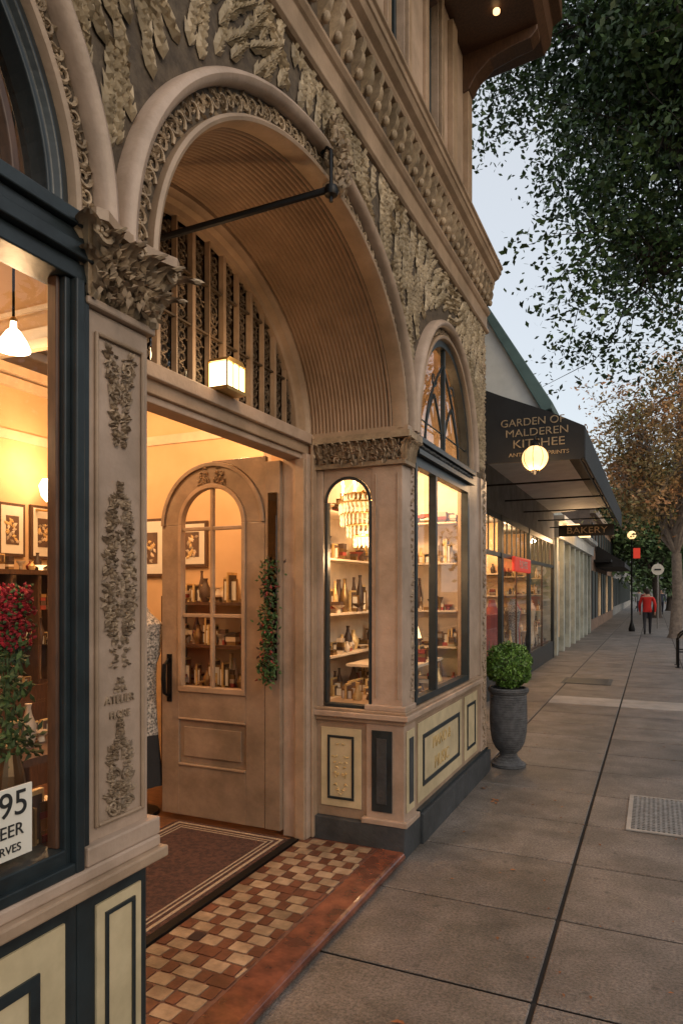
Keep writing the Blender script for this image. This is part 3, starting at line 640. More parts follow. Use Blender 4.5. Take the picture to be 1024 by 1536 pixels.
mb.box(dx0+.15,dx1-.15,DY,DY+.045,.78,.98,'door'); mb.box(dx0+.15,dx1-.15,DY+.015,DY+.04,.47,.78,'door'); mb.box(dx0+.15,dx1-.15,DY,DY+.045,.10,.47,'door')
mb.box(dx0+.19,dx1-.19,DY+.004,DY+.015,.52,.73,'door')
mb.box(dx0+.15,dx1-.15,DY-.008,DY,.455,.47,'taupe2'); mb.box(dx0+.15,dx1-.15,DY-.008,DY,.78,.795,'taupe2')
mb.box(dc-.013,dc+.013,DY,DY+.03,1.02,sp+dr-.18,'taupe2')
for z in (1.52,2.13): mb.box(dx0+.18,dx1-.18,DY+.002,DY+.028,z-.013,z+.013,'taupe2')
ornament(mb,'Y',DY,dc,sp+dr-.16,.30,.12,'carve2',lambda s:1-.5*s,50,.004,.04,31)
mb.box(dx1+.005,-.80,DY-.005,DY+.04,.10,2.56,'door'); mb.box(dx1+.03,-.82,DY-.015,DY-.005,1.1,2.35,'glassdark')
mb.prism([(dc,2.60),(dx1+.006,2.60),(dx1+.006,sp)]+[(dc+(dr+.002)*math.cos(pi/2*i/12),sp+(dr+.002)*math.sin(pi/2*i/12)) for i in range(1,13)],'Y',DY+.003,DY+.035,'door')
mb.obj('door_leaf',D,bevel=.004)
mb=MB(); mb.tube([(dx0+.07,DY-.01,1.20),(dx0+.07,DY-.06,1.17),(dx0+.07,DY-.07,1.07),(dx0+.07,DY-.06,.97),(dx0+.07,DY-.01,.94)],[.012,.014,.018,.014,.012],8,'iron'); mb.box(dx0+.05,dx0+.09,DY-.008,DY,.90,1.24,'iron')
mb.obj('door_handle',D,smooth=True)
mb=MB(); pts=[(dx0+.16,1.0),(dx1-.16,1.0)]+[(dc+(dr-.16)*math.cos(pi*i/24),sp+(dr-.16)*math.sin(pi*i/24)) for i in range(25)]
mb.add([(p[0],DY+.02,p[1]) for p in pts],[tuple(range(len(pts)))],'glass'); mb.obj('door_glass',D,recalc=False)
mb=MB(); q=random.Random(5)
for i in range(620):
    t=q.random(); x=-.86+q.gauss(0,.03);z=1.12+.75*t**1.5+q.gauss(0,.03); mb.flake('Y',DY-.02,x,z,q.uniform(0,6.28),.035,.014,.02,'green' if q.random()<.7 else q.choice(['wareD','wareC','wareA']),q.uniform(0,.07))
mb.obj('garland',D,recalc=False)
def garment(name,x,y,z0,z1,w,d,kt,kb=None,zs=None):
    g=MB(); n=28; rows=18; vs=[];fs=[]
    for j in range(rows+1):
        s=j/rows; z=z0+(z1-z0)*s; sc=.95-.25*math.sin(pi*s*.9)+(.12 if .7<s<.92 else 0); 
        if s>.93: sc=.55-(s-.93)*4
        for i in range(n):
            a=2*pi*i/n; f=1+.07*math.sin(a*7+s*2)*(1-s); vs.append((x+w*sc*f*math.cos(a),y+d*sc*f*math.sin(a),z))
    for j in range(rows):
        for i in range(n): fs.append((j*n+i,j*n+(i+1)%n,(j+1)*n+(i+1)%n,(j+1)*n+i))
    if kb:
        k=int(rows*zs); g.add(vs,fs[:k*n],kb); g.add(vs,fs[k*n:],kt)
    else: g.add(vs,fs,kt)
    g.tube([(x,y,z1-.02),(x,y,z1+.06)],.012,6,'iron'); g.tube([(x,y,.06),(x,y,z0)],.015,6,'iron'); g.lathe(x,y,[(.16,0),(.15,.02),(.02,.03)],18,'iron',cz=.06)
    return g.obj(name,smooth=True)
garment('dress_on_stand',-2.0,3.95,.28,1.60,.21,.16,'lace','black',.30)
garment('dress_on_stand',-2.9,2.0,.3,1.6,.22,.16,'wareC')
P=empty('flower_arrangement'); mb=MB(); q=random.Random(9)
fx,fy=-.27,1.42
for i in range(1100):
    a=q.uniform(0,6.28); s=q.random()**.5*.05*(1+.4*math.sin(a*3)); z=1.53+q.random()*.18; mb.flake('X',fx+s*math.cos(a),fy+s*math.sin(a),z,q.uniform(0,6.28),.017,.012,.010,'red' if q.random()<.7 else 'green')
for i in range(260):
    z=1.2+q.random()*.36; mb.flake('X',fx+q.gauss(0,.03),fy+q.gauss(0,.03),z,q.uniform(0,6.28),.035,.014,.012,'green')
for i in range(10): a=q.uniform(0,6.28); mb.tube([(fx,fy,1.2),(fx+.03*math.cos(a),fy+.03*math.sin(a),1.58)],.002,4,'green')
mb.lathe(fx,fy,[(.04,0),(.055,.08),(.04,.18),(.025,.24),(.035,.26)],16,'wareD',cz=.98)
mb.obj('bouquet_and_vase',P,recalc=False)
P=empty('shop_window_sign'); mb=MB(); mb.box(-.028,-.024,.98,1.285,1.02,1.20,'paper'); mb.obj('board',P)
text('sign_number','$ 95',.09,(-.022,1.19,1.155),RX,'ink',P,.001); text('sign_word','SHEER',.045,(-.022,1.195,1.09),RX,'ink',P,.001); text('sign_small','SCARVES',.03,(-.022,1.19,1.045),RX,'ink',P,.001)
# ---- entrance floor
F=empty('entrance_tile_floor'); mb=MB()
mb.prism([(-.66,0),(.02,0),(.035,.012),(.038,.03),(.03,.047),(.012,.055),(-.66,.055)],'Y',1.72,BY-.045,'step')
mb.obj('terracotta_slab',F,bevel=.004)
mb=MB(); q=random.Random(2); s=.088; 
mb.box(-.662,-.138,1.73,BY-.06,.0552,.0562,'grout')
ny=int((BY-.06-1.74)/s)
for j in range(ny):
    x=-.657; i=0
    off=(j%2)
    while x<-.15:
        big=(i+off)%2==0
        w=(.105 if big else .062)+q.uniform(-.006,.006); w=min(w,-.142-x)
        if w<.02: break
        yy=1.74+j*s; h=s-.010
        k='tilebeige' if big else ('tilebrown' if q.random()<.92 else 'tiledark')
        if big and q.random()<.06: k='tilebrown'
        x0,x1,y0_,y1_=x,x+w-.007,yy+q.uniform(-.002,.002),yy+h; c0=.006
        P8=[(x0+c0,y0_),(x1-c0,y0_),(x1,y0_+c0),(x1,y1_-c0),(x1-c0,y1_),(x0+c0,y1_),(x0,y1_-c0),(x0,y0_+c0)]
        P8=[(p[0]+q.uniform(-.003,.003),p[1]+q.uniform(-.003,.003)) for p in P8]
        mb.prism(P8,'Z',.0563,.0595+q.uniform(0,.002),k)
        x+=w; i+=1
mb.obj('checker_tiles',F,bevel=.002,seg=1)
D2=empty('door_mat'); mb=MB(); mb.box(-1.62,-.72,1.75,3.93,.0555,.068,'mat')
for o,w in ((.03,.018),(.075,.01),(.105,.01)):
    mb.box(-1.62+o,-1.62+o+w,1.75+o,3.93-o,.0682,.0705,'matline'); mb.box(-.72-o-w,-.72-o,1.75+o,3.93-o,.0682,.0705,'matline'); mb.box(-1.62+o+w,-.72-o-w,3.93-o-w,3.93-o,.0682,.0705,'matline'); mb.box(-1.62+o+w,-.72-o-w,1.75+o,1.75+o+w,.0682,.0705,'matline')
mb.obj('woven_mat',D2); mb=MB(); mb.box(-.715,-.665,1.72,3.95,.0552,.072,'iron'); mb.obj('threshold',D2)
# ================================================================= GROUND
mb=MB(); mb.box(-200,300,-200,600,-.6,-.155,'earth'); mb.obj('ground')
mb=MB(); mb.box(3.3,12,-40,200,-.154,-.14,'asphalt'); mb.box(7.6,7.7,-40,200,-.1398,-.136,'gold'); mb.box(7.8,7.9,-40,200,-.1398,-.136,'gold'); mb.obj('road')
mb=MB(); mb.box(12,16,-40,200,-.154,.0,'slablight'); mb.obj('far_sidewalk')
S=empty('sidewalk'); mb=MB(); mb.box(-6,3.3,-40,200,-.15,-.014,'joint'); mb.obj('bedding',S)
mb=MB(); xs=[-1.2,-.02,1.0,2.02,3.1]; h=.78; y=3.67-13*h
while y<70:
    for i in range(4):
        g=.008
        if y+h<=6.45 and i==0: continue
        yy0,yy1=y+g,y+h-g
        k='slab'
        if 10.5<y<11.3 and i>0: k='slablight'
        mb.box(xs[i]+(.010 if i==2 else g),xs[i+1]-(.010 if i==1 else g),yy0,yy1,-.012,R.uniform(-.0015,.0015),k)
    y+=h
mb.obj('slabs',S,bevel=.005,seg=1)
mb=MB(); mb.box(-6,-1.2,6.45,200,-.012,0,'slab'); mb.box(-1.2,3.1,70.6,200,-.012,0,'slab'); mb.obj('side_paving',S)
mb=MB(); mb.box(3.1,3.3,-40,200,-.013,.006,'slablight'); mb.obj('kerb',S,bevel=.02)
G=empty('drain_grate'); mb=MB(); gx0,gx1,gy0,gy1=1.27,1.92,5.22,6.12
mb.box(gx0,gx1,gy0,gy1,.0015,.003,'ink')
for (p,q_,s_,t_) in ((gx0,gx1,gy0,gy0+.03),(gx0,gx1,gy1-.03,gy1),(gx0,gx0+.03,gy0+.03,gy1-.03),(gx1-.03,gx1,gy0+.03,gy1-.03)): mb.box(p,q_,s_,t_,.0032,.012,'slablight')
n=18
for i in range(1,n): x=gx0+.03+(gx1-gx0-.06)*i/n; mb.box(x-.008,x+.008,gy0+.03,gy1-.03,.0032,.010,'metal')
n=22
for i in range(1,n): y=gy0+.03+(gy1-gy0-.06)*i/n; mb.box(gx0+.03,gx1-.03,y-.008,y+.008,.0034,.0112,'metal')
mb.obj('bars',G)
mb=MB(); mb.box(-.1,.75,13.0,13.9,.002,.006,'darkgrey'); mb.box(-.04,.69,13.06,13.84,.0062,.009,'iron'); mb.obj('utility_cover')
mb=MB(); q=random.Random(17)
for i in range(80):
    x=q.uniform(.1,1.9);y=q.uniform(1.8,9); s=q.uniform(.005,.02); a=q.uniform(0,6.28)
    if i<5: x=.30+q.gauss(0,.06);y=5.6+q.gauss(0,.1); s=.028
    if i in (5,6,7): x=.45+.1*i/7;y=2.6+q.uniform(-.3,.3); s=.028
    c_,s_=math.cos(a),math.sin(a)
    P4=[(-1,0,.0),(0,.45,.25),(1,0,.1),(0,-.45,.3)]
    mb.add([(x+s*(p[0]*c_-p[1]*s_),y+s*(p[0]*s_+p[1]*c_),.004+s*p[2]) for p in P4],[(0,1,2,3)],'dryleaf')
mb.obj('fallen_leaves',recalc=False)
# ================================================================= POTTED SHRUB
P=empty('potted_shrub'); mb=MB(); px,py=.17,6.68
mb.lathe(px,py,[(.16,0),(.165,.03),(.13,.05),(.11,.075),(.085,.10),(.08,.13),(.12,.17),(.155,.24),(.172,.34),(.178,.46),(.175,.60),(.172,.70),(.19,.72),(.195,.745),(.185,.76),(.165,.76),(.16,.70)],40,'urn')
mb.lathe(px,py,[(.158,0),(.001,.01)],20,'earth',cz=.70); mb.obj('urn',P,smooth=True)
mb=MB(); q=random.Random(4)
for i in range(6500):
    v=Vector((q.gauss(0,1),q.gauss(0,1),q.gauss(0,1))).normalized(); nn=noise.noise(v*2.4+Vector((3,1,2)))
    rr=(.225+.05*nn)*(1-.22*q.random()**2); c_=Vector((px,py,.97))+Vector((v.x*rr,v.y*rr,v.z*rr*.97))
    if c_.z<.77: c_.z=.77+q.random()*.03
    t=Vector((q.gauss(0,1),q.gauss(0,1),q.gauss(0,1))).normalized(); u=v.cross(t).normalized(); w=(v*.6+t*.6).normalized(); l=.014*q.uniform(.7,1.4)
    mb.add([tuple(c_-u*l*.5),tuple(c_+w*l),tuple(c_+u*l*.5),tuple(c_-w*l)],[(0,1,2,3)],'box')
mb.lathe(px,py,[(.02,-.16),(.12,-.12),(.165,0),(.12,.12),(.02,.165)],16,'earth',cz=.95)  # dark core, not soil: its colour stands in for shade among the leaves
mb.obj('foliage',P,recalc=False)
# ================================================================= NEIGHBOUR: awning shop
NB=empty('awning_shop_building'); mb=MB(); NX=-.85
mb.box(-7,-1.9,6.5,18,0,6.0,'grey'); mb.box(-1.9,NX,6.5,18,2.95,4.5,'grey')
mb.box(-1.9,NX-.2,6.5,6.7,0,2.95,'grey')
yy=[8.6,11.4,14.2,17.8]
for y in yy: mb.box(NX-.06,NX+.01,y,y+.14,0,2.95,'dark')
for a_,b_ in zip(yy[:-1],yy[1:]):
    mb.box(NX-.05,NX,a_+.14,b_,0,.42,'dark'); mb.box(NX-.05,NX,a_+.14,b_,2.25,2.32,'dark'); mb.box(NX-.05,NX,a_+.14,b_,2.85,2.95,'dark')
    mb.sheetX(NX-.03,a_+.14,b_,.42,2.85,'glass')
    n=6
    for i in range(1,n): y=a_+.14+(b_-a_-.14)*i/n; mb.box(NX-.035,NX-.01,y-.015,y+.015,2.32,2.85,'dark')
    m_=(a_+.14+b_)/2; mb.box(NX-.035,NX-.01,m_-.02,m_+.02,.42,2.25,'woodd')
mb.box(-1.9,-1.85,6.7,17.9,0,2.95,'litwall'); mb.box(-1.85,NX-.1,6.7,18,.0,.02,'floor_in'); mb.box(-1.85,NX-.1,8.2,8.4,.02,2.95,'litwall')
for yw in (12.6,15.4): mb.box(-1.85,NX-.25,yw,yw+.06,.42,2.94,'litwall')
for yw in (12.6,15.4,17.9):
    for i,z in enumerate((.8,1.2,1.6,2.0)): mb.box(-1.8,NX-.26,yw-.22,yw,z-.02,z,'shelf'); wares(mb,-1.7,-1.15,yw-.18,yw-.05,z,14,.28,500+i+int(yw*10))
wares(mb,-1.35,-1.0,8.8,17.6,.42,110,.6,300)
for i in range(9): mb.lathe(-1.25+.15*(i%2),9+i*.95,[(.10,0),(.13,.1),(.11,.5),(.16,.85),(.08,.98),(.05,1.1)],12,['wareC','wareB','lace'][i%3],cz=.43)
mb.box(-1.85,-.95,8.4,17.9,.30,.42,'woodd')
mb.obj('shopfront',NB,recalc=False)
light('awning_shop_light_a',(-1.35,9.9,2.6),50,parent=NB); light('awning_shop_light_b',(-1.35,11.9,2.6),60,parent=NB); light('awning_shop_light_c',(-1.35,16.2,2.6),55,parent=NB); light('awning_shop_light_d',(-1.3,14.0,2.6),50,parent=NB)
mb=MB()
mb.prism([(-.9,3.62),(.30,3.72),(.34,3.78),(-.45,5.10),(-.9,5.2)],'Y',8.02,17.8,'white')
mb.prism([(.30,3.72),(.40,3.74),(.42,3.80),(-.42,5.20),(-.9,5.32),(-.9,5.20),(-.46,5.11)],'Y',7.96,17.9,'teal')
mb.obj('sloping_roof',NB,bevel=.01)
mb=MB()
mb.prism([(-.85,3.18),(.72,3.14),(.76,3.16),(.76,3.50),(.38,3.70),(-.35,4.02),(-.85,4.1)],'Y',7.9,7.93,'awn')
mb.prism([(.745,3.14),(.765,3.14),(.765,3.50),(-.34,4.03),(-.36,4.01),(.745,3.485)],'Y',7.93,17.2,'awn')
mb.box(.68,.70,8.0,17.1,3.18,3.20,'iron')
for i in range(6): 
    y=8+i*1.8; mb.tube([(-.83,y,3.2),(.74,y,3.2)],.014,6,'iron')
mb.obj('black_awning',NB)
text('awning_lettering','GARDEN OF',.12,(.20,7.895,3.60),RY,'goldtxt',NB,sx=1.05); text('awning_lettering_b','MALDEREN',.12,(.25,7.895,3.48),RY,'goldtxt',NB,sx=1.15); text('awning_lettering_c','KITSHEE',.13,(.27,7.895,3.355),RY,'goldtxt',NB,sx=1.2); text('awning_lettering_d','ANTIQUES & PRINTS',.06,(.27,7.895,3.235),RY,'goldtxt',NB,sx=1.2)
mb=MB(); mb.box(-.5,.66,16.0,16.04,2.9,3.15,'awn'); mb.obj('rear_hanging_board',NB); text('rear_board_lettering','BAKERY',.2,(.1,15.99,3.02),RY,'goldtxt',NB,sx=1.2)
P=empty('globe_lamp'); mb=MB(); gx,gy,gz=.26,7.72,3.15
mb.lathe(gx,gy,[(.002,-.14)]+[(.14*math.sin(pi*i/16),-.14*math.cos(pi*i/16)) for i in range(1,16)]+[(.002,.14)],28,'globe',cz=gz)
mb.lathe(gx,gy,[(.01,-.18),(.03,-.16),(.05,-.13)],16,'iron',cz=gz); mb.lathe(gx,gy,[(.05,.13),(.04,.17),(.01,.2)],14,'iron',cz=gz)
for i in range(8):
    a=2*pi*i/8; mb.tube([(gx+.143*math.sin(pi*j/10)*math.cos(a),gy+.143*math.sin(pi*j/10)*math.sin(a),gz-.143*math.cos(pi*j/10)) for j in range(11)],.0035,4,'brass')
mb.tube([(gx,gy,gz+.19),(gx,gy,gz+.24),(gx,7.9,gz+.26)],.012,6,'iron'); mb.obj('globe',P,smooth=True)
light('globe_light',(gx,gy-.05,gz-.28),14,parent=P,r=.1)
P=empty('red_shop_sign'); mb=MB(); mb.box(NX+.02,NX+.08,12.2,13.9,2.03,2.3,'redsign'); mb.obj('board',P,bevel=.02); text('lettering','FLOWERS',.2,(NX+.085,13.05,2.16),RX,'paper',P)
# ================================================================= further buildings
B2=empty('pale_green_shop_building'); mb=MB()
mb.box(-8,-.95,18.2,29,0,3.9,'palegreen'); mb.box(-.95,-.75,18.1,29.1,3.05,3.45,'white'); mb.box(-.95,-.6,18.0,29.2,3.45,3.6,'white')
for i in range(8): y=18.3+i*1.45; mb.box(-.95,-.82,y,y+.3,0,3.05,'palegreen'); mb.box(-.949,-.93,y+.35,y+1.4,.4,2.5,'dark' if i%2 else 'litwall')
mb.obj('walls',B2,bevel=.01); light('cornice_lamp',(-.3,18.6,3.0),45,parent=B2)
mb=MB(); mb.box(-.6,-.3,18.5,22,3.3,3.4,'glowsoft'); mb.obj('lit_sign_strip',B2)
B3=empty('brown_brick_building'); mb=MB(); mb.box(-9,-.9,29.3,46,0,5.2,'brick'); mb.box(-.9,-.7,29.2,46.2,4.8,5.1,'taupe2'); mb.box(-.9,-.2,31,40,2.9,3.0,'awn'); mb.prism([(-.9,3.7),(.3,2.9),(.3,2.7),(-.9,2.7)],'Y',32,40,'awn')
for i in range(9): mb.box(-.899,-.86,30+i*1.8,31.2+i*1.8,.5,2.5,'litwall' if i%3==2 else 'dark'); mb.box(-.899,-.86,30+i*1.8,31.0+i*1.8,3.4,4.5,'dark')
mb.obj('walls',B3)
B4=empty('grey_distant_building'); mb=MB(); mb.box(-9,-1.0,47,85,0,7,'grey'); mb.box(-1,-.7,46.8,85,6.6,6.9,'white')
for i in range(16):
    for z in (.6,4.0): mb.box(-.999,-.95,48+i*2.2,49.4+i*2.2,z,z+1.9,'dark')
mb.obj('walls',B4)
B5=empty('street_end_building'); mb=MB(); mb.box(-20,30,150,165,0,9,'grey'); 
for i in range(20): mb.box(-18+i*2.3,-16.6+i*2.3,149.9,149.98,4.5,6.8,'dark')
mb.obj('walls',B5)
B6=empty('opposite_shop_building'); mb=MB(); mb.box(16,24,-30,60,0,5.2,'brick'); mb.box(15.8,16,-30,60,4.8,5.2,'white')
for i in range(28): mb.box(15.9,15.999,-29+i*3.2,-27+i*3.2,.6,2.6,'litwall' if i%3 else 'dark')
mb.obj('walls',B6)
# ================================================================= TREES
def leafmass(mb,c,sig,n,size,k,q,asp=.45):
    for i in range(n):
        p=Vector((c[0]+q.gauss(0,sig),c[1]+q.gauss(0,sig),c[2]+q.gauss(0,sig*.75)))
        u=Vector((q.gauss(0,1),q.gauss(0,1),q.gauss(0,.7))).normalized(); w=u.cross(Vector((q.gauss(0,1),q.gauss(0,1),q.gauss(0,1)))).normalized()
        l=size*q.uniform(.6,1.3)
        mb.add([tuple(p-u*l),tuple(p+w*l*asp),tuple(p+u*l),tuple(p-w*l*asp)],[(0,1,2,3)],k)
def tree(name,base,h0,cc,rad,nlimb,nsub,sig,nl,size,kb,kl,seed,tr=.22,lo=.55,asp=.45,top=1e9,extra=(),spread=.62):
    q=random.Random(seed); T=empty(name); tb=MB(); lf=MB()
    base=Vector(base); cc=Vector(cc); fork=Vector((base.x+q.uniform(-.1,.1),base.y,h0))
    tb.tube([base,base+Vector((0,0,.15)),(base+fork)/2+Vector((.06,.05,0)),fork],[tr*1.5,tr*1.1,tr*.9,tr*.8],12,kb)
    for ex in extra: tb.tube([fork]+[Vector(p) for p in ex],[tr*.6*(1-.8*i/len(ex)) for i in range(len(ex)+1)],8,kb)
    def wav(a,b,n,am):
        out=[]
        for i in range(n+1):
            s=i/n; p=a.lerp(b,s); p=p+Vector((q.gauss(0,am),q.gauss(0,am),q.gauss(0,am)+am*3*math.sin(pi*s)))*(0 if i in(0,n) else 1); out.append(p)
        return out
    def sub(st,e2):
        L2=wav(st,e2,5,.09); tb.tube(L2,[tr*.12*(1-.88*s/5) for s in range(6)],5,kb)
        for m in (2,3,4,5):
            for _ in range(2):
                cpt=L2[m]+Vector((q.gauss(0,sig),q.gauss(0,sig),q.gauss(0,sig)))
                tb.tube([L2[m],cpt],[tr*.025,tr*.01],4,kb)
                leafmass(lf,cpt,sig*.6,nl if cpt.z<top else nl//4,size,kl,q,asp)
    for i in range(nlimb):
        v=Vector((q.gauss(0,1),q.gauss(0,1),q.gauss(0,1))).normalized()
        e=cc+Vector((v.x*rad[0],v.y*rad[1],v.z*rad[2]))*q.uniform(.45,.72)
        L1=wav(fork,e,6,.12); tb.tube(L1,[tr*.5*(1-.8*s/6) for s in range(7)],8,kb)
        for j in range(nsub):
            st=L1[q.randint(3,6)]
            v2=(v+Vector((q.gauss(0,1),q.gauss(0,1),q.gauss(0,1)))*spread).normalized()
            sub(st,cc+Vector((v2.x*rad[0],v2.y*rad[1],v2.z*rad[2]))*(q.uniform(lo,1.0)))
    for ex in extra:
        for j in range(9):
            p=Vector(ex[q.randint(1,len(ex)-1)]); sub(p,p+Vector((q.gauss(-.35,.5),q.gauss(0,.5),q.gauss(.1,.55))))
    tb.obj('trunk_and_limbs',T,smooth=True,recalc=False); lf.obj('leaves',T,recalc=False); return T
tree('oak_tree',(3.1,9.2,0),3.9,(3.0,9.0,9.6),(3.75,3.0,5.0),24,12,.33,78,.041,'bark','oak',21,.24,.68,.55,11.3,
  extra=(((2.5,9.0,5.4),(1.95,8.8,6.4),(1.55,8.6,6.85),(1.35,8.5,7.3),(1.25,8.4,8.0)),((2.2,8.9,6.2),(1.5,8.7,7.6),(.8,8.6,8.2),(.1,8.6,8.6)),((2.4,8.9,5.2),(1.9,8.7,5.5),(1.55,8.7,5.35))))
tree('autumn_tree',(2.15,27,0),3.0,(2.4,27,6.9),(3.4,3.0,3.6),14,9,.42,20,.085,'bark2','autumn',5,.2)
tree('green_tree',(1.6,46,0),2.2,(.9,46,5.4),(3.6,3,4.2),9,9,.6,24,.17,'bark','dgreen',8,.25)
tree('green_tree',(2.6,62,0),2.2,(2.6,62,6),(4.,3,5),8,8,.8,22,.25,'bark','dgreen',9,.25)
tree('green_tree',(13.5,12,0),2.2,(13.5,12,6),(3.,3,3.5),8,7,.6,16,.18,'bark','dgreen',10,.25)
mb=MB(); q=random.Random(31)
for i in range(150):
    x=q.uniform(-14,26);y=q.uniform(95,135); leafmass(mb,(x,y,q.uniform(1,11)),1.4,34,.55,'dgreen',q)
mb.obj('distant_trees',recalc=False)
# ================================================================= STREET FURNITURE
P=empty('bike_rack'); mb=MB()
for dy in (0,.7):
    bx,by=1.95,16.6+dy
    pts=[(bx-.02,by,0),(bx-.02,by,.6)]+[(bx+.23-.25*math.cos(pi*i/8),by,.6+.2*math.sin(pi*i/8)) for i in range(1,8)]+[(bx+.48,by,.6),(bx+.48,by,0)]
    mb.tube(pts,.025,8,'iron'); mb.tube([(bx-.02,by,.35),(bx+.48,by,.35)],.015,6,'iron')
    for x in (bx-.02,bx+.48): mb.lathe(x,by,[(.06,0),(.06,.012)],12,'iron')
mb.obj('hoops',P,smooth=True)
P=empty('street_lamp'); mb=MB(); tx,ty=.62,30.5
mb.lathe(tx,ty,[(.12,0),(.13,.1),(.06,.35),(.035,.5),(.03,3.75),(.07,3.8)],12,'iron')
mb.lathe(tx,ty,[(.002,-.17)]+[(.17*math.sin(pi*i/12),-.17*math.cos(pi*i/12)) for i in range(1,12)]+[(.002,.17)],18,'globe',cz=3.96)
mb.tube([(tx,ty,3.45),(tx+.35,ty,3.45)],.02,6,'iron'); mb.box(tx+.06,tx+.32,ty-.01,ty+.01,3.0,3.42,'redsign')
mb.obj('post_globe_and_banner',P,smooth=True)
P=empty('street_sign'); mb=MB(); mb.tube([(1.6,33,0),(1.6,33,2.9)],.035,8,'metal'); mb.add([(1.6+.25*math.cos(2*pi*i/20),32.95,2.6+.25*math.sin(2*pi*i/20)) for i in range(20)]+[(1.6+.25*math.cos(2*pi*i/20),32.97,2.6+.25*math.sin(2*pi*i/20)) for i in range(20)],[tuple(range(20)),tuple(range(39,19,-1))]+[(i,(i+1)%20,20+(i+1)%20,20+i) for i in range(20)],'paper'); mb.box(1.47,1.73,32.93,32.948,2.57,2.63,'ink'); mb.obj('post_and_disc',P)
# ================================================================= PEDESTRIANS
def pmat(name,top,leg,hair):
    m=bpy.data.materials.new(name); m.use_nodes=True; nt=m.node_tree;N=nt.nodes;L=nt.links;b=N['Principled BSDF']; b.inputs['Roughness'].default_value=.8
    tc=N.new('ShaderNodeTexCoord'); sx=N.new('ShaderNodeSeparateXYZ'); L.new(tc.outputs['Object'],sx.inputs[0])
    r=N.new('ShaderNodeValToRGB'); r.color_ramp.interpolation='CONSTANT'; e=r.color_ramp.elements
    e[0].position=0; e[0].color=(.02,.018,.018,1); e[1].position=.05; e[1].color=(*leg,1)
    for p,c_ in ((.475,top),(.795,(.45,.27,.19))): x=e.new(p); x.color=(*c_,1)
    mu=N.new('ShaderNodeMath'); mu.operation='DIVIDE'; mu.inputs[1].default_value=1.8; L.new(sx.outputs[2],mu.inputs[0]); L.new(mu.outputs[0],r.inputs[0])
    ab=N.new('ShaderNodeMath'); ab.operation='ABSOLUTE'; L.new(sx.outputs[0],ab.inputs[0])
    g1=N.new('ShaderNodeMath'); g1.operation='GREATER_THAN'; g1.inputs[1].default_value=.19; L.new(ab.outputs[0],g1.inputs[0])
    g2=N.new('ShaderNodeMath'); g2.operation='LESS_THAN'; g2.inputs[1].default_value=.86; L.new(sx.outputs[2],g2.inputs[0])
    g3=N.new('ShaderNodeMath'); g3.operation='MULTIPLY'; L.new(g1.outputs[0],g3.inputs[0]); L.new(g2.outputs[0],g3.inputs[1])
    mx=N.new('ShaderNodeMix'); mx.data_type='RGBA'; L.new(g3.outputs[0],mx.inputs['Factor']); L.new(r.outputs[0],mx.inputs['A']); mx.inputs['B'].default_value=(.45,.27,.19,1)
    L.new(mx.outputs['Result'],b.inputs['Base Color']); return m
M['hair']=mat('dark_hair',(.03,.02,.015),rough=.7)
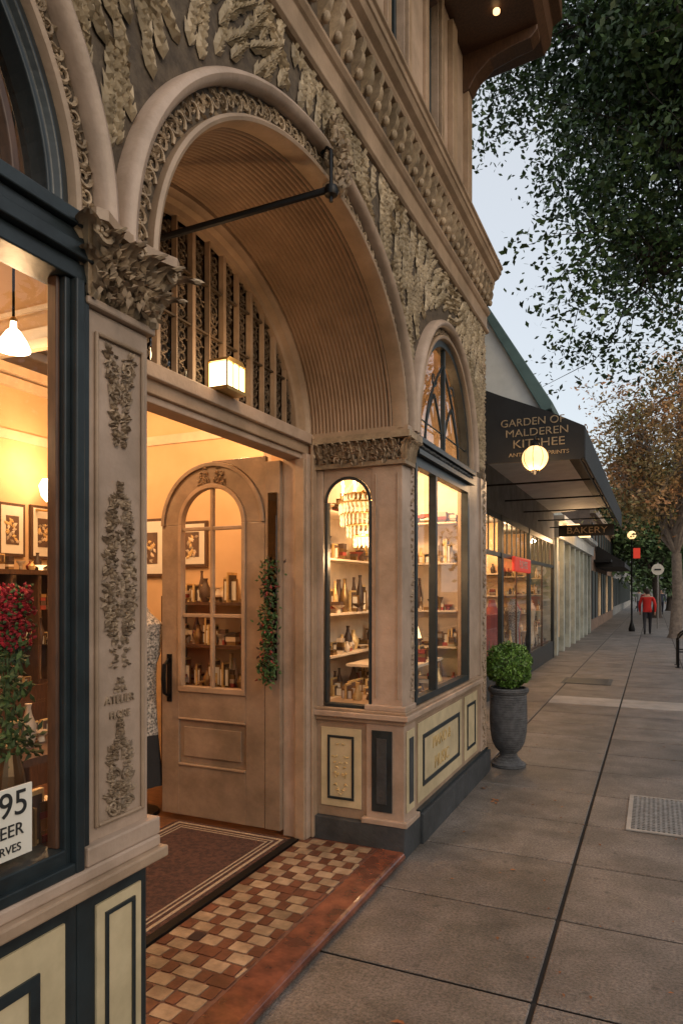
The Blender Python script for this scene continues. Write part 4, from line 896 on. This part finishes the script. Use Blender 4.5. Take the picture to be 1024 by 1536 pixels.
def person(loc,rotz,top,leg,scale=1.,step=.22):
    P=empty('pedestrian',loc=loc); P.rotation_euler=(0,0,rotz); P.scale=(scale,)*3
    V=[];E=[];Rr=[]
    def v(p,r_,par=None):
        V.append(p);Rr.append(r_)
        if par is not None:E.append((par,len(V)-1))
        return len(V)-1
    pel=v((0,0,.95),(.15,.11)); w=v((0,0,1.10),(.14,.10),pel); ch=v((0,.0,1.30),(.18,.12),w); sh_=v((0,0,1.42),(.13,.085),ch); nk=v((0,0,1.50),(.055,.055),sh_); hd=v((0,.01,1.60),(.078,.09),nk); tp=v((0,.005,1.69),(.07,.08),hd); v((0,.0,1.74),(.035,.04),tp)
    nose=v((0,.10,1.61),(.015,.015),hd)
    for s in (-1,1):
        hp=v((s*.09,0,.88),(.095,.1),pel); kn=v((s*.095,s*step*.5+.04,.50),(.062,.065),hp); an=v((s*.09,s*step-.03*(s<0),.10+(.06 if s<0 else 0)),(.04,.045),kn); he=v((s*.09,s*step+.05,.045),(.042,.035),an); v((s*.10,s*step+.17,.035),(.038,.028),he)
        sd=v((s*.20,0,1.39),(.068,.07),sh_); el=v((s*.275,-s*.06-.02,1.13),(.055,.055),sd); wr=v((s*.27,-s*.12+.06,.90),(.036,.038),el); hn=v((s*.26,-s*.13+.08,.82),(.035,.018),wr)
        for k_ in range(4): 
            f1=v((s*.26+(k_-1.5)*.016,-s*.13+.09,.77-.004*abs(k_-1.5)),(.008,.008),hn); v((s*.255+(k_-1.5)*.016,-s*.13+.105,.735-.004*abs(k_-1.5)),(.007,.007),f1)
        t1=v((s*.235,-s*.13+.105,.81),(.009,.009),hn); v((s*.232,-s*.13+.12,.78),(.008,.008),t1)
    me=bpy.data.meshes.new('body'); me.from_pydata(V,E,[]); o=bpy.data.objects.new('body',me); scn.collection.objects.link(o); o.parent=P
    sk=o.modifiers.new('s','SKIN'); ss=o.modifiers.new('u','SUBSURF'); ss.levels=2; ss.render_levels=2
    d=me.skin_vertices[0].data
    for i,r_ in enumerate(Rr): d[i].radius=r_; d[i].use_root=(i==0)
    sk.use_smooth_shade=True; me.materials.append(pmat('pedestrian_clothes',top,leg,None))
    h=MB(); h.lathe(0,-.012,[(.06,-.12),(.088,-.06),(.093,0),(.085,.05),(.05,.09),(.002,.1)],16,'hair',cz=1.67)
    ho=h.obj('hair',P,smooth=True)
    return P
person((1.22,28.6,0),0,(.55,.02,.015),(.02,.02,.025),1.0)
person((1.0,44,0),0,(.35,.05,.05),(.03,.03,.05)); person((1.9,52,0),pi,(.05,.06,.09),(.03,.03,.05)); person((.4,58,0),0,(.3,.3,.3),(.03,.03,.05))
# ================================================================= LIGHT / WORLD / CAMERA
w=bpy.data.worlds.new('World'); scn.world=w; w.use_nodes=True; nt=w.node_tree; N=nt.nodes; L=nt.links
EL,AZ=math.radians(16),math.radians(115)
sky=N.new('ShaderNodeTexSky'); sky.sky_type='NISHITA'; sky.sun_disc=False; sky.sun_elevation=EL; sky.sun_rotation=AZ; sky.dust_density=2.0
bg=N['Background']; bg.inputs[1].default_value=.085; L.new(sky.outputs[0],bg.inputs[0])
bg2=N.new('ShaderNodeBackground'); bg2.inputs[0].default_value=(.91,.92,.92,1); bg2.inputs[1].default_value=.66
ad=N.new('ShaderNodeAddShader'); L.new(bg.outputs[0],ad.inputs[0]); L.new(bg2.outputs[0],ad.inputs[1]); L.new(ad.outputs[0],N['World Output'].inputs[0])
sl=bpy.data.lights.new('sun','SUN'); sl.energy=.7; sl.angle=math.radians(14); sl.color=(1,.80,.60)
so=bpy.data.objects.new('sun',sl); scn.collection.objects.link(so)
sd=Vector((math.sin(AZ)*math.cos(math.radians(35)),math.cos(AZ)*math.cos(math.radians(35)),math.sin(math.radians(35)))); so.rotation_euler=sd.to_track_quat('Z','Y').to_euler()
cam=bpy.data.cameras.new('camera'); co=bpy.data.objects.new('camera',cam); scn.collection.objects.link(co); scn.camera=co
cam.lens=24; cam.sensor_width=36; cam.sensor_fit='AUTO'; cam.clip_end=1500; cam.clip_start=.05
co.location=(1.45,0,1.70); co.rotation_euler=(pi/2,0,math.atan(468/1024)); cam.shift_y=(885-768)/1536; cam.shift_x=0
scn.view_settings.view_transform='Standard'; scn.view_settings.look='None'; scn.view_settings.exposure=0
